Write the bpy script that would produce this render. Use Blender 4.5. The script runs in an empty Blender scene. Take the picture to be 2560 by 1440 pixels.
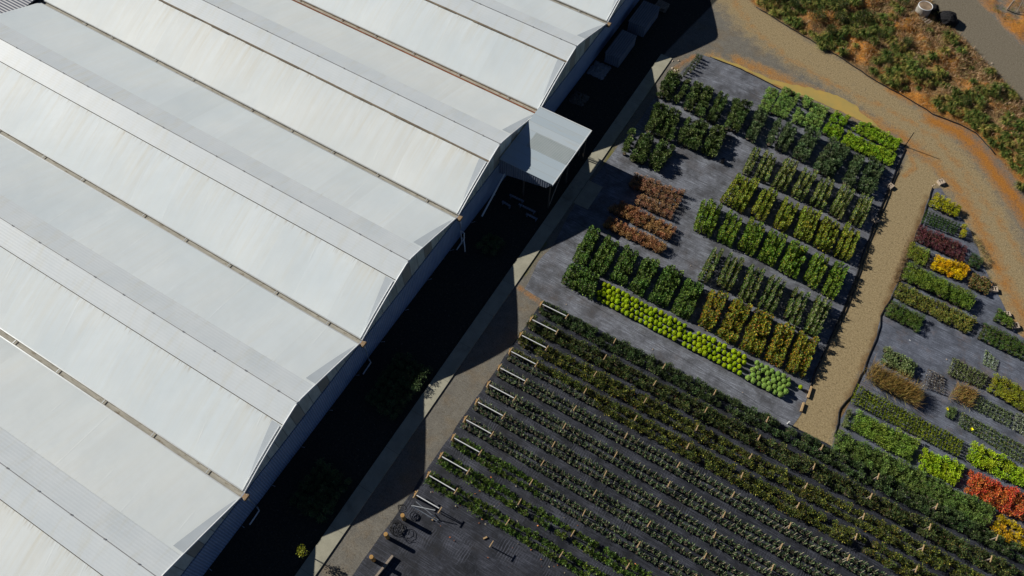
import bpy, math, random
import numpy as np
from mathutils import Matrix, Vector
R = random.Random(7)
NR = np.random.RandomState(11)
sc = bpy.context.scene
col = sc.collection

# ------------------------------------------------------------------ survey
# metres; X runs along the greenhouse ridges, Y along its gable wall, Z up.
F_PX = 1926.68
CAM = np.array([19.355, -2.1968, 50.1423])
RT = np.array([0.85755152, 0.51404564, 0.01903863])
UP = np.array([-0.45696423, 0.74428712, 0.48705275])
FW = np.array([-0.23619714, 0.42637279, -0.87316502])
SPAN, HG, RISE = 12.0, 2.788, 2.16          # bay width, gutter height, arch rise
SUN = Vector((1.6814, 0.1263, -1.0))         # direction the sunlight travels

def G(px, py, z=0.0):
    """survey point of the 2560x1440 photograph on the level z"""
    d = RT*(px-1280)/F_PX - UP*(py-720)/F_PX + FW
    q = CAM + d*(z-CAM[2])/d[2]
    return Vector((q[0], q[1], z))
def inframe(x, y, z=0.3, m=70):
    d = np.array([x, y, z])-CAM
    w = d@FW
    px, py = 1280+F_PX*(d@RT)/w, 720-F_PX*(d@UP)/w
    return -m < px < 2560+m and -m < py < 1440+m

# ------------------------------------------------------------------ helpers
def tag(o, label=None, cat=None, group=None, kind=None):
    if label: o['label'] = label
    if cat: o['category'] = cat
    if group: o['group'] = group
    if kind: o['kind'] = kind
    return o
def mesh(name, v, f, mats=(), fm=None, smooth=False):
    me = bpy.data.meshes.new(name)
    v = np.asarray(v, dtype=np.float32)
    if isinstance(f, np.ndarray):
        n, k = f.shape
        me.vertices.add(len(v)); me.vertices.foreach_set('co', v.ravel())
        me.loops.add(n*k); me.loops.foreach_set('vertex_index', f.astype(np.int32).ravel())
        me.polygons.add(n)
        me.polygons.foreach_set('loop_start', np.arange(0, n*k, k, dtype=np.int32))
        me.polygons.foreach_set('loop_total', np.full(n, k, dtype=np.int32))
        me.update(calc_edges=True)
    else:
        me.from_pydata([tuple(map(float, a)) for a in v], [], f); me.update()
    for m in mats: me.materials.append(m)
    if fm is not None: me.polygons.foreach_set('material_index', np.asarray(fm, dtype=np.int32))
    me.polygons.foreach_set('use_smooth', [bool(smooth)]*len(me.polygons))
    return me
def link(name, me, parent=None, loc=(0, 0, 0), rz=0.0):
    o = bpy.data.objects.new(name, me); col.objects.link(o)
    o.location = loc; o.rotation_euler = (0, 0, rz)
    if parent is not None: o.parent = parent
    return o
class MB:
    """collects boxes, tubes and prisms that become one mesh"""
    def __init__(s): s.v = []; s.f = []; s.m = []
    def add(s, v, f, m=0):
        b = len(s.v); s.v += [tuple(a) for a in v]
        s.f += [tuple(i+b for i in q) for q in f]; s.m += [m]*len(f)
    def box(s, c, d, rz=0.0, m=0, ax=None):
        x, y, z = d[0]/2, d[1]/2, d[2]/2
        P = [Vector(p) for p in ((-x,-y,-z),(x,-y,-z),(x,y,-z),(-x,y,-z),(-x,-y,z),(x,-y,z),(x,y,z),(-x,y,z))]
        M = ax if ax is not None else Matrix.Rotation(rz, 3, 'Z')
        s.add([M@p+Vector(c) for p in P], [(3,2,1,0),(4,5,6,7),(0,1,5,4),(1,2,6,5),(2,3,7,6),(3,0,4,7)], m)
    def tube(s, pts, r, n=8, m=0, closed=False, r2=None):
        pts = [Vector(p) for p in pts]; k = len(pts); rings = []
        for i, p in enumerate(pts):
            a = pts[(i-1) % k] if (i or closed) else pts[0]
            b = pts[(i+1) % k] if (i < k-1 or closed) else pts[-1]
            t = (b-a).normalized()
            u = t.cross(Vector((0, 0, 1)))
            if u.length < 1e-3: u = t.cross(Vector((1, 0, 0)))
            u.normalize(); w = t.cross(u)
            rr = r if r2 is None else r+(r2-r)*i/max(1, k-1)
            rings.append([p+u*math.cos(2*math.pi*j/n)*rr+w*math.sin(2*math.pi*j/n)*rr for j in range(n)])
        v = [q for g in rings for q in g]; f = []
        for i in range(k if closed else k-1):
            for j in range(n):
                a, b = i*n+j, i*n+(j+1) % n
                c, d = ((i+1) % k)*n+(j+1) % n, ((i+1) % k)*n+j
                f.append((a, d, c, b))
        if not closed: f += [tuple(range(n)), tuple((k-1)*n+j for j in reversed(range(n)))]
        s.add(v, f, m)
    def build(s, name, mats, parent=None, loc=(0, 0, 0), rz=0.0, smooth=False):
        if not isinstance(mats, (list, tuple)): mats = [mats]
        return link(name, mesh(name, s.v, s.f, mats, s.m, smooth), parent, loc, rz)
def empty(name, loc=(0, 0, 0), rz=0.0):
    o = bpy.data.objects.new(name, None); col.objects.link(o)
    o.empty_display_size = 0.2; o.location = loc; o.rotation_euler = (0, 0, rz)
    return o

# ------------------------------------------------------------------ materials
class NT:
    def __init__(s, name):
        s.m = bpy.data.materials.new(name); s.m.use_nodes = True
        s.t = s.m.node_tree; s.b = s.t.nodes['Principled BSDF']
    def n(s, typ, ins=None, **pr):
        nd = s.t.nodes.new(typ)
        for k, v in pr.items(): setattr(nd, k, v)
        for k, v in (ins or {}).items(): s.put(nd.inputs[k], v)
        return nd
    def put(s, sock, v):
        if isinstance(v, bpy.types.NodeSocket): s.t.links.new(v, sock)
        elif isinstance(v, (tuple, list)) and len(v) == 3 and sock.type == 'RGBA': sock.default_value = (*v, 1)
        else: sock.default_value = v
    def math(s, op, a, b=0.0, c=0.0):
        return s.n('ShaderNodeMath', {0: a, 1: b, 2: c}, operation=op).outputs[0]
    def mix(s, f, a, b, bt='MIX'):
        nd = s.n('ShaderNodeMix', None, data_type='RGBA', blend_type=bt)
        s.put(nd.inputs[0], f); s.put(nd.inputs[6], a); s.put(nd.inputs[7], b)
        return nd.outputs[2]
    def noise(s, vec, scale, det=4.0, rough=0.6, dim='3D', w=None):
        nd = s.n('ShaderNodeTexNoise', {'Scale': scale, 'Detail': det, 'Roughness': rough}, noise_dimensions=dim)
        if vec is not None: s.put(nd.inputs['Vector'], vec)
        if w is not None: s.put(nd.inputs['W'], w)
        return nd.outputs['Fac']
    def rng(s, v, a, b, c=0.0, d=1.0):
        return s.n('ShaderNodeMapRange', {0: v, 1: a, 2: b, 3: c, 4: d}).outputs[0]
    def pos(s): return s.n('ShaderNodeNewGeometry').outputs['Position']
    def obj(s): return s.n('ShaderNodeTexCoord').outputs['Object']
    def scale(s, v, xyz): return s.n('ShaderNodeMapping', {0: v, 3: xyz}).outputs[0]
    def attr(s, name): return s.n('ShaderNodeAttribute', None, attribute_name=name)
    def bump(s, h, st=0.3, d=0.02):
        s.put(s.b.inputs['Normal'], s.n('ShaderNodeBump', {'Height': h, 'Strength': st, 'Distance': d}).outputs[0])
    def out(s, color=None, rough=None, spec=None, metal=None):
        for k, v in (('Base Color', color), ('Roughness', rough), ('Specular IOR Level', spec), ('Metallic', metal)):
            if v is not None: s.put(s.b.inputs[k], v)
        return s.m
def plain(name, c, rough=0.7, spec=0.3, metal=0.0, var=0.18, sc_=6.0, grain=0.0):
    t = NT(name); p = t.obj()
    n = t.noise(p, sc_, 5.0); k = t.rng(n, 0.25, 0.75, 1-var, 1+var)
    cc = t.mix(1.0, c, t.n('ShaderNodeCombineXYZ', {0: k, 1: k, 2: k}).outputs[0], 'MULTIPLY')
    return t.out(cc, rough, spec, metal)
def leafmat(name, rough=0.55, spec=0.25, rnd=0.22):
    """colour from each leaf's own tint, nudged from plant to plant"""
    t = NT(name); a = t.attr('tint').outputs['Color']
    r = t.n('ShaderNodeObjectInfo').outputs['Random']
    hs = t.n('ShaderNodeHueSaturation', {'Color': a, 'Hue': t.rng(r, 0, 1, 0.5-0.018, 0.5+0.018),
             'Value': t.rng(t.math('FRACT', t.math('MULTIPLY', r, 7.31)), 0, 1, 1-rnd, 1+rnd)})
    t.out(hs.outputs[0], rough, spec)
    return t.m
LEAF = leafmat('leaf'); LEAFG = leafmat('glossy_leaf', 0.42, 0.35)

def m_ground():
    t = NT('ground'); p = t.pos()
    z1 = t.n('ShaderNodeSeparateColor', {0: t.attr('zone_a').outputs['Color']}).outputs
    z2 = t.n('ShaderNodeSeparateColor', {0: t.attr('zone_b').outputs['Color']}).outputs
    big = t.noise(p, 0.22, 5); mid = t.noise(p, 1.3, 6, 0.65); fine = t.noise(p, 9.0, 6, 0.75); grit = t.noise(p, 34.0, 3, 0.8)
    c = t.mix(t.rng(mid, 0.3, 0.7), (0.165, 0.155, 0.135), (0.228, 0.214, 0.182))
    c = t.mix(t.rng(t.noise(p, 0.5, 4), 0.52, 0.70, 0, .4), c, (0.25, 0.165, 0.075))
    def zone(c, m, a, b, lo=0.35, hi=0.62, spread=0.55):
        k = t.math('ADD', m, t.math('MULTIPLY', t.math('SUBTRACT', mid, 0.5), spread))
        k = t.math('ADD', k, t.math('MULTIPLY', t.math('SUBTRACT', fine, 0.5), spread*0.6))
        k = t.math('MULTIPLY', t.rng(k, lo, hi), t.rng(m, 0.0, 0.1))
        return t.mix(k, c, t.mix(t.rng(fine, 0.3, 0.7), a, b))
    c = zone(c, z1[1], (0.30, 0.222, 0.112), (0.42, 0.335, 0.195))          # tan path
    c = zone(c, z2[2], (0.135, 0.085, 0.040), (0.27, 0.175, 0.085), 0.3, 0.6, 0.9)   # dead grass soil
    c = zone(c, z1[0], (0.36, 0.135, 0.025), (0.50, 0.225, 0.045), 0.3, 0.7, 0.8)    # orange clay
    c = zone(c, z1[2], (0.180, 0.155, 0.115), (0.245, 0.215, 0.160), 0.4, 0.6, 0.35)  # sealed grey road
    c = zone(c, z2[0], (0.11, 0.125, 0.02), (0.24, 0.21, 0.05), 0.3, 0.7, 0.9)      # moss
    c = zone(c, z2[1], (0.022, 0.024, 0.023), (0.045, 0.046, 0.040), 0.4, 0.6, 0.3)  # black matting beside the gable, its colour lowered to paint in the shade
    c = t.mix(t.rng(t.noise(p, 4.2, 5, 0.8), 0.53, 0.66, 0, 0.55), c, (0.105, 0.082, 0.052))
    c = t.mix(t.rng(t.noise(p, 6.0, 4, 0.8), 0.60, 0.72, 0, 0.5), c, (0.42, 0.36, 0.26))
    k = t.rng(t.math('MULTIPLY', t.rng(grit, 0.2, 0.8), t.rng(fine, 0.25, 0.78, 0.55, 1.5)), 0.15, 0.85, 0.35, 1.62)
    c = t.mix(1.0, c, t.n('ShaderNodeCombineXYZ', {0: k, 1: k, 2: k}).outputs[0], 'MULTIPLY')
    t.bump(t.math('ADD', fine, grit), 0.5, 0.05)
    return t.out(c, 0.9, 0.15)
def m_mat(name, c1, c2, c3, dust, rough=0.55, cre=0.15, lines=False):
    """woven weed mat: lengthwise creases, dusty and worn blotches, seams"""
    t = NT(name); p = t.pos()
    weave = t.noise(t.scale(p, (0.8, 16.0, 1)), 1.0, 4, 0.7)
    blot = t.noise(p, 0.7, 6, 0.68); fine = t.noise(p, 14.0, 4, 0.8)
    wr = t.noise(t.scale(p, (5.0, 0.9, 1)), 1.0, 5, 0.75)
    thr = t.noise(t.scale(p, (3.0, 42.0, 1)), 1.0, 3, 0.8)
    c = t.mix(t.rng(blot, 0.38, 0.62), c1, c2)
    c = t.mix(t.math('MULTIPLY', t.rng(weave, 0.46, 0.66), t.rng(blot, 0.35, 0.62)), c, c3)
    c = t.mix(t.rng(t.noise(p, 0.31, 6, 0.75), 0.52, 0.70, 0, 0.75), c, dust)
    c = t.mix(t.rng(wr, 0.60, 0.72, 0, cre), c, c3)
    if lines:
        xx = t.n('ShaderNodeSeparateXYZ', {0: p}).outputs
        ln = t.math('SINE', t.math('MULTIPLY', t.math('ADD', xx[0], t.math('MULTIPLY', t.noise(p, 0.8, 2), 0.35)), 2*math.pi/0.17))
        c = t.mix(t.math('MULTIPLY', t.rng(ln, 0.3, 1.0), t.rng(t.noise(p, 0.55, 4), 0.5, 0.64, 0, 0.75)), c, c3)
    k = t.math('MULTIPLY', t.rng(fine, 0.2, 0.8, 0.55, 1.42), t.rng(thr, 0.25, 0.75, 0.72, 1.28))
    c = t.mix(1.0, c, t.n('ShaderNodeCombineXYZ', {0: k, 1: k, 2: k}).outputs[0], 'MULTIPLY')
    y = t.n('ShaderNodeSeparateXYZ', {0: p}).outputs
    yy = t.math('ADD', y[1], t.math('ADD', t.math('MULTIPLY', t.noise(p, 0.9, 3), 0.22), t.math('MULTIPLY', y[0], 0.06)))
    s = t.math('ABSOLUTE', t.math('SUBTRACT', t.math('FRACT', t.math('DIVIDE', yy, 1.85)), 0.5))
    c = t.mix(t.rng(s, 0.0, 0.016, 0.75, 0.0), c, (0.02, 0.02, 0.022))
    t.bump(t.math('ADD', weave, t.math('MULTIPLY', wr, 0.8)), 0.35, 0.05)
    return t.out(c, rough, 0.35)
def m_film():
    t = NT('roof_film'); p = t.obj(); u = t.attr('u').outputs['Fac']
    x = t.n('ShaderNodeSeparateXYZ', {0: p}).outputs[0]
    r = t.n('ShaderNodeObjectInfo').outputs['Random']; w = t.math('MULTIPLY', r, 40.0)
    v = t.n('ShaderNodeCombineXYZ', {0: t.math('MULTIPLY', x, 2.6), 1: t.math('MULTIPLY', u, 1.6), 2: w}).outputs[0]
    v2 = t.n('ShaderNodeCombineXYZ', {0: t.math('MULTIPLY', x, 0.16), 1: t.math('MULTIPLY', u, 2.2), 2: w}).outputs[0]
    v3 = t.n('ShaderNodeCombineXYZ', {0: t.math('MULTIPLY', x, 7.0), 1: t.math('MULTIPLY', u, 5.0), 2: w}).outputs[0]
    st = t.noise(v, 1.0, 5, 0.62); cl = t.noise(v2, 1.0, 4, 0.55); fi = t.noise(v3, 1.0, 3, 0.7)
    c = t.mix(t.rng(cl, 0.35, 0.65), (0.68, 0.735, 0.765), (0.755, 0.795, 0.81))
    c = t.mix(t.math('FRACT', t.math('MULTIPLY', r, 5.3)), t.mix(1.0, c, (0.965, 0.99, 1.0), 'MULTIPLY'), t.mix(1.0, c, (1.0, 1.0, 0.98), 'MULTIPLY'))
    pan = t.n('ShaderNodeTexWhiteNoise', {'W': t.math('ADD', w, t.math('FLOOR', t.math('ADD', t.math('DIVIDE', x, 3.05), t.math('MULTIPLY', u, 0.15))))}, noise_dimensions='1D').outputs['Value']
    kk = t.rng(pan, 0, 1, 0.955, 1.02)
    c = t.mix(1.0, c, t.n('ShaderNodeCombineXYZ', {0: kk, 1: kk, 2: kk}).outputs[0], 'MULTIPLY')
    # rain-washed dirt under the cap on the lower slope
    low = t.math('MULTIPLY', t.rng(u, 0.05, 0.375), t.rng(u, 0.377, 0.379, 1.0, 0.0))
    k = t.math('MULTIPLY', t.rng(st, 0.42, 0.74), t.math('ADD', t.math('MULTIPLY', low, 0.27), 0.11))
    k = t.math('MULTIPLY', k, t.rng(cl, 0.35, 0.6, 0.35, 1.2))
    c = t.mix(k, c, (0.60, 0.53, 0.36))
    edge = t.math('MULTIPLY', t.rng(u, 0.335, 0.376), t.rng(u, 0.377, 0.379, 1.0, 0.0))
    c = t.mix(t.math('MULTIPLY', edge, t.rng(fi, 0.52, 0.72, 0, 0.75)), c, (0.33, 0.25, 0.13))
    # creases across the arch
    vo = t.n('ShaderNodeTexVoronoi', {'W': t.math('ADD', t.math('MULTIPLY', x, 0.33), t.math('ADD', w, t.math('MULTIPLY', u, 0.55))), 'Scale': 1.0}, voronoi_dimensions='1D', feature='DISTANCE_TO_EDGE').outputs['Distance']
    cr = t.math('MULTIPLY', t.rng(vo, 0.0, 0.018, 1.0, 0.0), t.rng(t.noise(v2, 2.3, 3), 0.45, 0.6))
    c = t.mix(t.math('MULTIPLY', cr, 0.22), c, (0.86, 0.88, 0.87))
    # torn specks near the upper cap edge
    up = t.math('MULTIPLY', t.rng(u, 0.605, 0.618), t.rng(u, 0.62, 0.65, 1.0, 0.0))
    c = t.mix(t.math('MULTIPLY', up, t.rng(fi, 0.6, 0.72, 0, 0.5)), c, (0.42, 0.39, 0.32))
    t.bump(t.math('ADD', cl, t.math('MULTIPLY', cr, 0.04)), 0.25, 0.35)
    return t.out(c, 0.58, 0.22)
def m_cap():
    t = NT('ridge_sheet'); p = t.obj()
    xyz = t.n('ShaderNodeSeparateXYZ', {0: p}).outputs
    rib = t.math('SINE', t.math('MULTIPLY', xyz[1], 2*math.pi/0.19))
    n = t.noise(t.scale(p, (0.5, 0.5, 1)), 1.0, 5)
    c = t.mix(t.rng(n, 0.3, 0.7), (0.60, 0.655, 0.69), (0.67, 0.715, 0.74))
    c = t.mix(t.rng(rib, 0.1, 1.0, 0, 0.10), c, (0.48, 0.51, 0.53))
    st = t.noise(t.scale(p, (1.9, 0.25, 1)), 1.0, 5, 0.65)
    c = t.mix(t.rng(st, 0.5, 0.74, 0, 0.30), c, (0.55, 0.52, 0.38))
    t.bump(rib, 0.12, 0.015)
    return t.out(c, 0.5, 0.25)
def m_gutter(name, a, b, d):
    t = NT(name); p = t.obj()
    n = t.noise(t.scale(p, (0.6, 5, 1)), 1.0, 6, 0.7); n2 = t.noise(t.scale(p, (1.7, 7, 1)), 1.0, 4, 0.7)
    c = t.mix(t.rng(n, 0.35, 0.65), a, b)
    c = t.mix(t.rng(n2, 0.55, 0.68), c, d)
    return t.out(c, 0.75, 0.25)
def m_ribbed(name, a, b, pitch, axis, rough=0.5, metal=0.0, var=0.9):
    t = NT(name); p = t.obj(); xyz = t.n('ShaderNodeSeparateXYZ', {0: p}).outputs
    rib = t.math('SINE', t.math('MULTIPLY', xyz[axis], 2*math.pi/pitch))
    c = t.mix(t.rng(t.noise(p, var, 5), 0.3, 0.7), a, b)
    k = t.rng(rib, -1, 1, 0.72, 1.12)
    c = t.mix(1.0, c, t.n('ShaderNodeCombineXYZ', {0: k, 1: k, 2: k}).outputs[0], 'MULTIPLY')
    t.bump(rib, 0.5, 0.03)
    return t.out(c, rough, 0.4, metal)
def m_panel():
    t = NT('gable_cladding'); p = t.obj(); y = t.n('ShaderNodeSeparateXYZ', {0: p}).outputs[1]
    q = t.math('DIVIDE', y, 0.86); cell = t.math('FLOOR', q)
    wn = t.n('ShaderNodeTexWhiteNoise', {'W': cell}, noise_dimensions='1D').outputs['Value']
    c = t.mix(wn, (0.46, 0.50, 0.47), (0.62, 0.66, 0.62))
    c = t.mix(t.rng(t.math('FRACT', t.math('MULTIPLY', wn, 9.7)), 0.72, 0.78, 0, 0.6), c, (0.24, 0.18, 0.13))
    c = t.mix(t.rng(t.noise(t.scale(p, (1, 2.5, 0.7)), 1.0, 5), 0.4, 0.75, 0, 0.5), c, (0.17, 0.18, 0.15))
    s = t.math('ABSOLUTE', t.math('SUBTRACT', t.math('FRACT', q), 0.5))
    c = t.mix(t.rng(s, 0.455, 0.485, 0, 0.7), c, (0.08, 0.09, 0.09))
    return t.out(c, 0.5, 0.35)
def m_concrete():
    t = NT('concrete'); p = t.pos()
    n = t.noise(p, 0.8, 6, 0.65); f = t.noise(p, 12, 5, 0.75)
    c = t.mix(t.rng(n, 0.3, 0.7), (0.30, 0.29, 0.225), (0.42, 0.405, 0.315))
    c = t.mix(t.rng(t.noise(p, 0.45, 5, 0.7), 0.58, 0.72, 0, 0.6), c, (0.12, 0.12, 0.10))
    k = t.rng(f, 0.25, 0.75, 0.82, 1.15)
    c = t.mix(1.0, c, t.n('ShaderNodeCombineXYZ', {0: k, 1: k, 2: k}).outputs[0], 'MULTIPLY')
    y = t.n('ShaderNodeSeparateXYZ', {0: p}).outputs[1]
    s = t.math('ABSOLUTE', t.math('SUBTRACT', t.math('FRACT', t.math('DIVIDE', y, 3.0)), 0.5))
    c = t.mix(t.rng(s, 0.0, 0.007, 0.7, 0), c, (0.08, 0.08, 0.07))
    t.bump(f, 0.2, 0.01)
    return t.out(c, 0.85, 0.25)
M = {}
M['ground'] = m_ground()
M['mat_grey'] = m_mat('grey_weed_mat', (0.080, 0.083, 0.094), (0.152, 0.162, 0.192), (0.31, 0.335, 0.39), (0.100, 0.085, 0.081))
M['mat_dark'] = m_mat('black_weed_mat', (0.015, 0.017, 0.023), (0.031, 0.034, 0.046), (0.100, 0.108, 0.140), (0.030, 0.029, 0.031), 0.45, 0.5, True)
M['mat_mid'] = m_mat('worn_weed_mat', (0.072, 0.080, 0.102), (0.126, 0.140, 0.180), (0.24, 0.27, 0.34), (0.165, 0.118, 0.096))
M['film'] = m_film(); M['cap'] = m_cap()
M['gut'] = m_gutter('gutter_zinc', (0.30, 0.29, 0.25), (0.46, 0.44, 0.38), (0.16, 0.12, 0.07))
M['gut_rust'] = m_gutter('gutter_rust', (0.36, 0.31, 0.24), (0.50, 0.46, 0.38), (0.20, 0.07, 0.025))
M['rust'] = plain('rusty_flashing', (0.22, 0.085, 0.035), 0.8, 0.2, 0, 0.5, 1.5)
M['brown'] = plain('brown_gutter_box', (0.30, 0.20, 0.11), 0.7)
M['white'] = plain('white_steel', (0.72, 0.74, 0.75), 0.4, 0.5, 0, 0.08)
M['galv'] = plain('galvanised_pipe', (0.55, 0.58, 0.60), 0.35, 0.5, 0.3, 0.1)
M['strip'] = plain('clear_edge_panel', (0.47, 0.52, 0.56), 0.5, 0.25, 0, 0.08, 0.7)
M['seam'] = plain('dark_vent_gap', (0.09, 0.08, 0.07), 0.8, 0.2, 0, 0.4)
M['seamgrey'] = plain('ridge_seam_strip', (0.26, 0.26, 0.27), 0.7, 0.2)
M['vent'] = plain('vent_bar', (0.20, 0.165, 0.12), 0.75, 0.2, 0, 0.45, 1.2)
M['panel'] = m_panel()
M['band'] = m_ribbed('blue_grey_sheet', (0.25, 0.33, 0.50), (0.34, 0.42, 0.58), 0.17, 1, 0.45)
M['dark_sheet'] = m_ribbed('dark_ribbed_sheet', (0.17, 0.20, 0.26), (0.25, 0.28, 0.35), 0.2, 0, 0.4)
M['shed_roof'] = m_ribbed('slate_blue_roof_sheet', (0.12, 0.135, 0.18), (0.17, 0.185, 0.23), 0.25, 1, 0.5)
M['conc'] = m_concrete()
M['timber'] = plain('raw_timber', (0.46, 0.32, 0.17), 0.8, 0.15, 0, 0.3, 4)
M['timber_old'] = plain('weathered_timber', (0.30, 0.25, 0.20), 0.85, 0.15, 0, 0.3, 4)
M['dark_timber'] = plain('dark_timber', (0.10, 0.085, 0.07), 0.85, 0.15, 0, 0.3, 4)
M['post'] = plain('round_post', (0.42, 0.25, 0.09), 0.85, 0.15, 0, 0.35, 5)
M['hose'] = plain('black_polythene_hose', (0.012, 0.012, 0.014), 0.45, 0.4)
M['pot'] = plain('black_plastic_pot', (0.020, 0.020, 0.022), 0.5, 0.4)
M['soil'] = plain('potting_bark', (0.15, 0.115, 0.085), 0.9, 0.1, 0, 0.4, 12)
M['cane'] = plain('bamboo_cane', (0.52, 0.47, 0.32), 0.6, 0.25)
M['block'] = plain('concrete_block', (0.50, 0.41, 0.32), 0.9, 0.15, 0, 0.2)
M['tank'] = plain('water_tank_shell', (0.34, 0.32, 0.28), 0.6, 0.3, 0, 0.25, 2)
M['tanktop'] = plain('dirty_tank_lid', (0.30, 0.22, 0.15), 0.8, 0.2, 0, 0.5, 1.6)
M['net'] = plain('dark_netting', (0.020, 0.020, 0.022), 0.9, 0.1, 0, 0.6, 6)
M['plastic'] = plain('crumpled_plastic', (0.22, 0.23, 0.25), 0.35, 0.5, 0, 0.25, 3)
M['grey_sheet'] = m_ribbed('grey_shed_sheet', (0.15, 0.165, 0.19), (0.20, 0.215, 0.24), 0.22, 0, 0.5)
def m_water():
    t = NT('muddy_water'); p = t.pos()
    n = t.noise(p, 0.7, 4)
    c = t.mix(t.rng(n, 0.35, 0.7), (0.50, 0.34, 0.095), (0.38, 0.305, 0.105))
    return t.out(c, 0.22, 0.4)
M['water'] = m_water()
def m_canopy():
    t = NT('shelter_roof_sheet'); p = t.obj(); y = t.n('ShaderNodeSeparateXYZ', {0: p}).outputs
    q = t.math('DIVIDE', y[1], 0.78); wn = t.n('ShaderNodeTexWhiteNoise', {'W': t.math('FLOOR', q)}, noise_dimensions='1D').outputs['Value']
    c = t.mix(wn, (0.40, 0.48, 0.54), (0.48, 0.55, 0.60))
    s = t.math('ABSOLUTE', t.math('SUBTRACT', t.math('FRACT', q), 0.5))
    c = t.mix(t.rng(s, 0.46, 0.49, 0, 0.45), c, (0.36, 0.36, 0.33))
    c = t.mix(t.rng(t.noise(t.scale(p, (0.5, 2.2, 1)), 1.0, 5), 0.55, 0.75, 0, 0.4), c, (0.46, 0.45, 0.38))
    rib = t.math('SINE', t.math('MULTIPLY', y[1], 2*math.pi/0.13)); t.bump(rib, 0.2, 0.015)
    return t.out(c, 0.5, 0.3)
M['shelter'] = m_canopy()
M['shelter_clear'] = m_ribbed('clear_roof_sheet', (0.37, 0.43, 0.44), (0.42, 0.47, 0.48), 0.13, 1, 0.45)

# ------------------------------------------------------------------ ground
def pxline(L, z=0.0): return np.array([G(a, b, z)[:2] for a, b in L])
def dseg(P, L):
    d = np.full(len(P), 1e9)
    for a, b in zip(L[:-1], L[1:]):
        ab = b-a; t = np.clip(((P-a)@ab)/(ab@ab), 0, 1)
        d = np.minimum(d, np.hypot(*(P-(a+t[:, None]*ab)).T))
    return d
def inpoly(P, L):
    ins = np.zeros(len(P), bool); j = len(L)-1
    for i in range(len(L)):
        xi, yi = L[i]; xj, yj = L[j]
        c = ((yi > P[:, 1]) != (yj > P[:, 1])) & (P[:, 0] < (xj-xi)*(P[:, 1]-yi)/(yj-yi+1e-12)+xi)
        ins ^= c; j = i
    return ins
def sdpoly(P, L):
    d = dseg(P, np.vstack([L, L[:1]]))
    return np.where(inpoly(P, L), d, -d)
def soft(d, w): return np.clip(d/w*0.5+0.5, 0, 1)
HOSE_BANK = [(1800,-70),(1890,18),(1990,80),(2070,128),(2110,150),(2180,198),(2260,242),(2330,285),(2400,312),(2440,335),(2500,400),(2560,470),(2640,560)]
ROAD_UP_LOW = [(2700,420),(2620,330),(2560,255),(2500,190),(2420,105),(2350,40),(2320,-20),(2290,-80)]
ROAD_UP_TOP = [(2400,-80),(2440,0),(2500,60),(2560,125),(2620,185),(2700,270)]
A_BANK = pxline(HOSE_BANK+ROAD_UP_LOW); A_ROAD = pxline(ROAD_UP_LOW[::-1]+ROAD_UP_TOP[::-1])
A_FAR = pxline(ROAD_UP_TOP+[(2800,200),(2600,-160),(2400,-160)])
A_PATH = pxline([(2270,380),(2330,410),(2350,450),(2310,540),(2285,600),(2230,760),(2160,920),(2085,1080),(2080,1125),(1970,1085),(1985,1040),(2050,920),(2130,700),(2210,500)])
A_DARK = np.array([[-3, -30], [4.9, -30], [4.9, 49], [6.4, 60], [8, 85], [-8, 85], [-3, 50]])  # strip along the gable where shade is painted into the ground colour
TR1 = pxline([(1820,-20),(1880,70),(1960,140),(2060,200),(2160,245),(2260,295),(2340,345),(2420,440),(2490,540),(2550,640),(2600,720)])
TR2 = pxline([(1840,150),(1930,185),(2020,225),(2110,270),(2180,300),(2262,345),(2340,410),(2400,480),(2450,570),(2500,680),(2560,800),(2600,900)])
CLAY = pxline([(2330,300),(2400,332),(2452,385),(2500,450),(2545,510),(2590,575),(2650,660)])
CLAY2 = pxline([(2060,96),(2085,110),(2100,128)]); CLAY3 = pxline([(2240,222),(2330,266),(2420,298),(2490,360),(2550,430),(2600,500)]); PUD = pxline([(1780,145),(1920,203),(2083,254),(2150,285),(2210,318)]); ROADW = pxline([(1795,-60),(1900,60),(2000,130),(2110,190),(2250,290),(2330,350),(2430,470),(2500,620),(2560,780),(2620,900)])
MOSS = [pxline(L) for L in ([(1532,372),(1520,398),(1512,418)], [(1305,690),(1335,640),(1360,610)], [(1760,145),(1830,165),(1880,200)], [(1690,175),(1665,215)])]
ORNG = [pxline(L) for L in ([(1300,720),(1335,745),(1350,760)], [(1690,170),(1735,140)], [(2265,370),(2290,420),(2260,440)])]
def axis(lo, hi, step, far):
    a = list(np.arange(lo, hi, step)); s = step
    while a[-1] < far: s *= 1.45; a.append(a[-1]+s)
    s = step
    while a[0] > -far: s *= 1.45; a.insert(0, a[0]-s)
    return np.array(a)
gx, gy = axis(-1.0, 54.0, 0.2, 420), axis(-6.0, 82.0, 0.2, 420)
XX, YY = np.meshgrid(gx, gy); P = np.stack([XX.ravel(), YY.ravel()], 1)
bank = sdpoly(P, A_BANK); far = sdpoly(P, A_FAR)
def lump(P, s, seed):
    q = np.zeros(len(P)); r = np.random.RandomState(seed)
    for k in range(5):
        a = r.uniform(0, 6.28); f = s*(1.6**k)
        q += np.sin((P[:, 0]*np.cos(a)+P[:, 1]*np.sin(a))*f+r.uniform(0, 6))*np.sin((P[:, 1]*np.cos(a)-P[:, 0]*np.sin(a))*f*1.1+r.uniform(0, 6))/(k+1)
    return q
L1, L2 = lump(P, 0.9, 3), lump(P, 2.1, 5)
zz = np.clip(bank/2.5, 0, 1)**1.5*0.55*(1+0.35*L1)+np.clip(bank, 0, 1)*0.10*L2+np.clip(far/2, 0, 1)*0.15*(1+L1)
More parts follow.
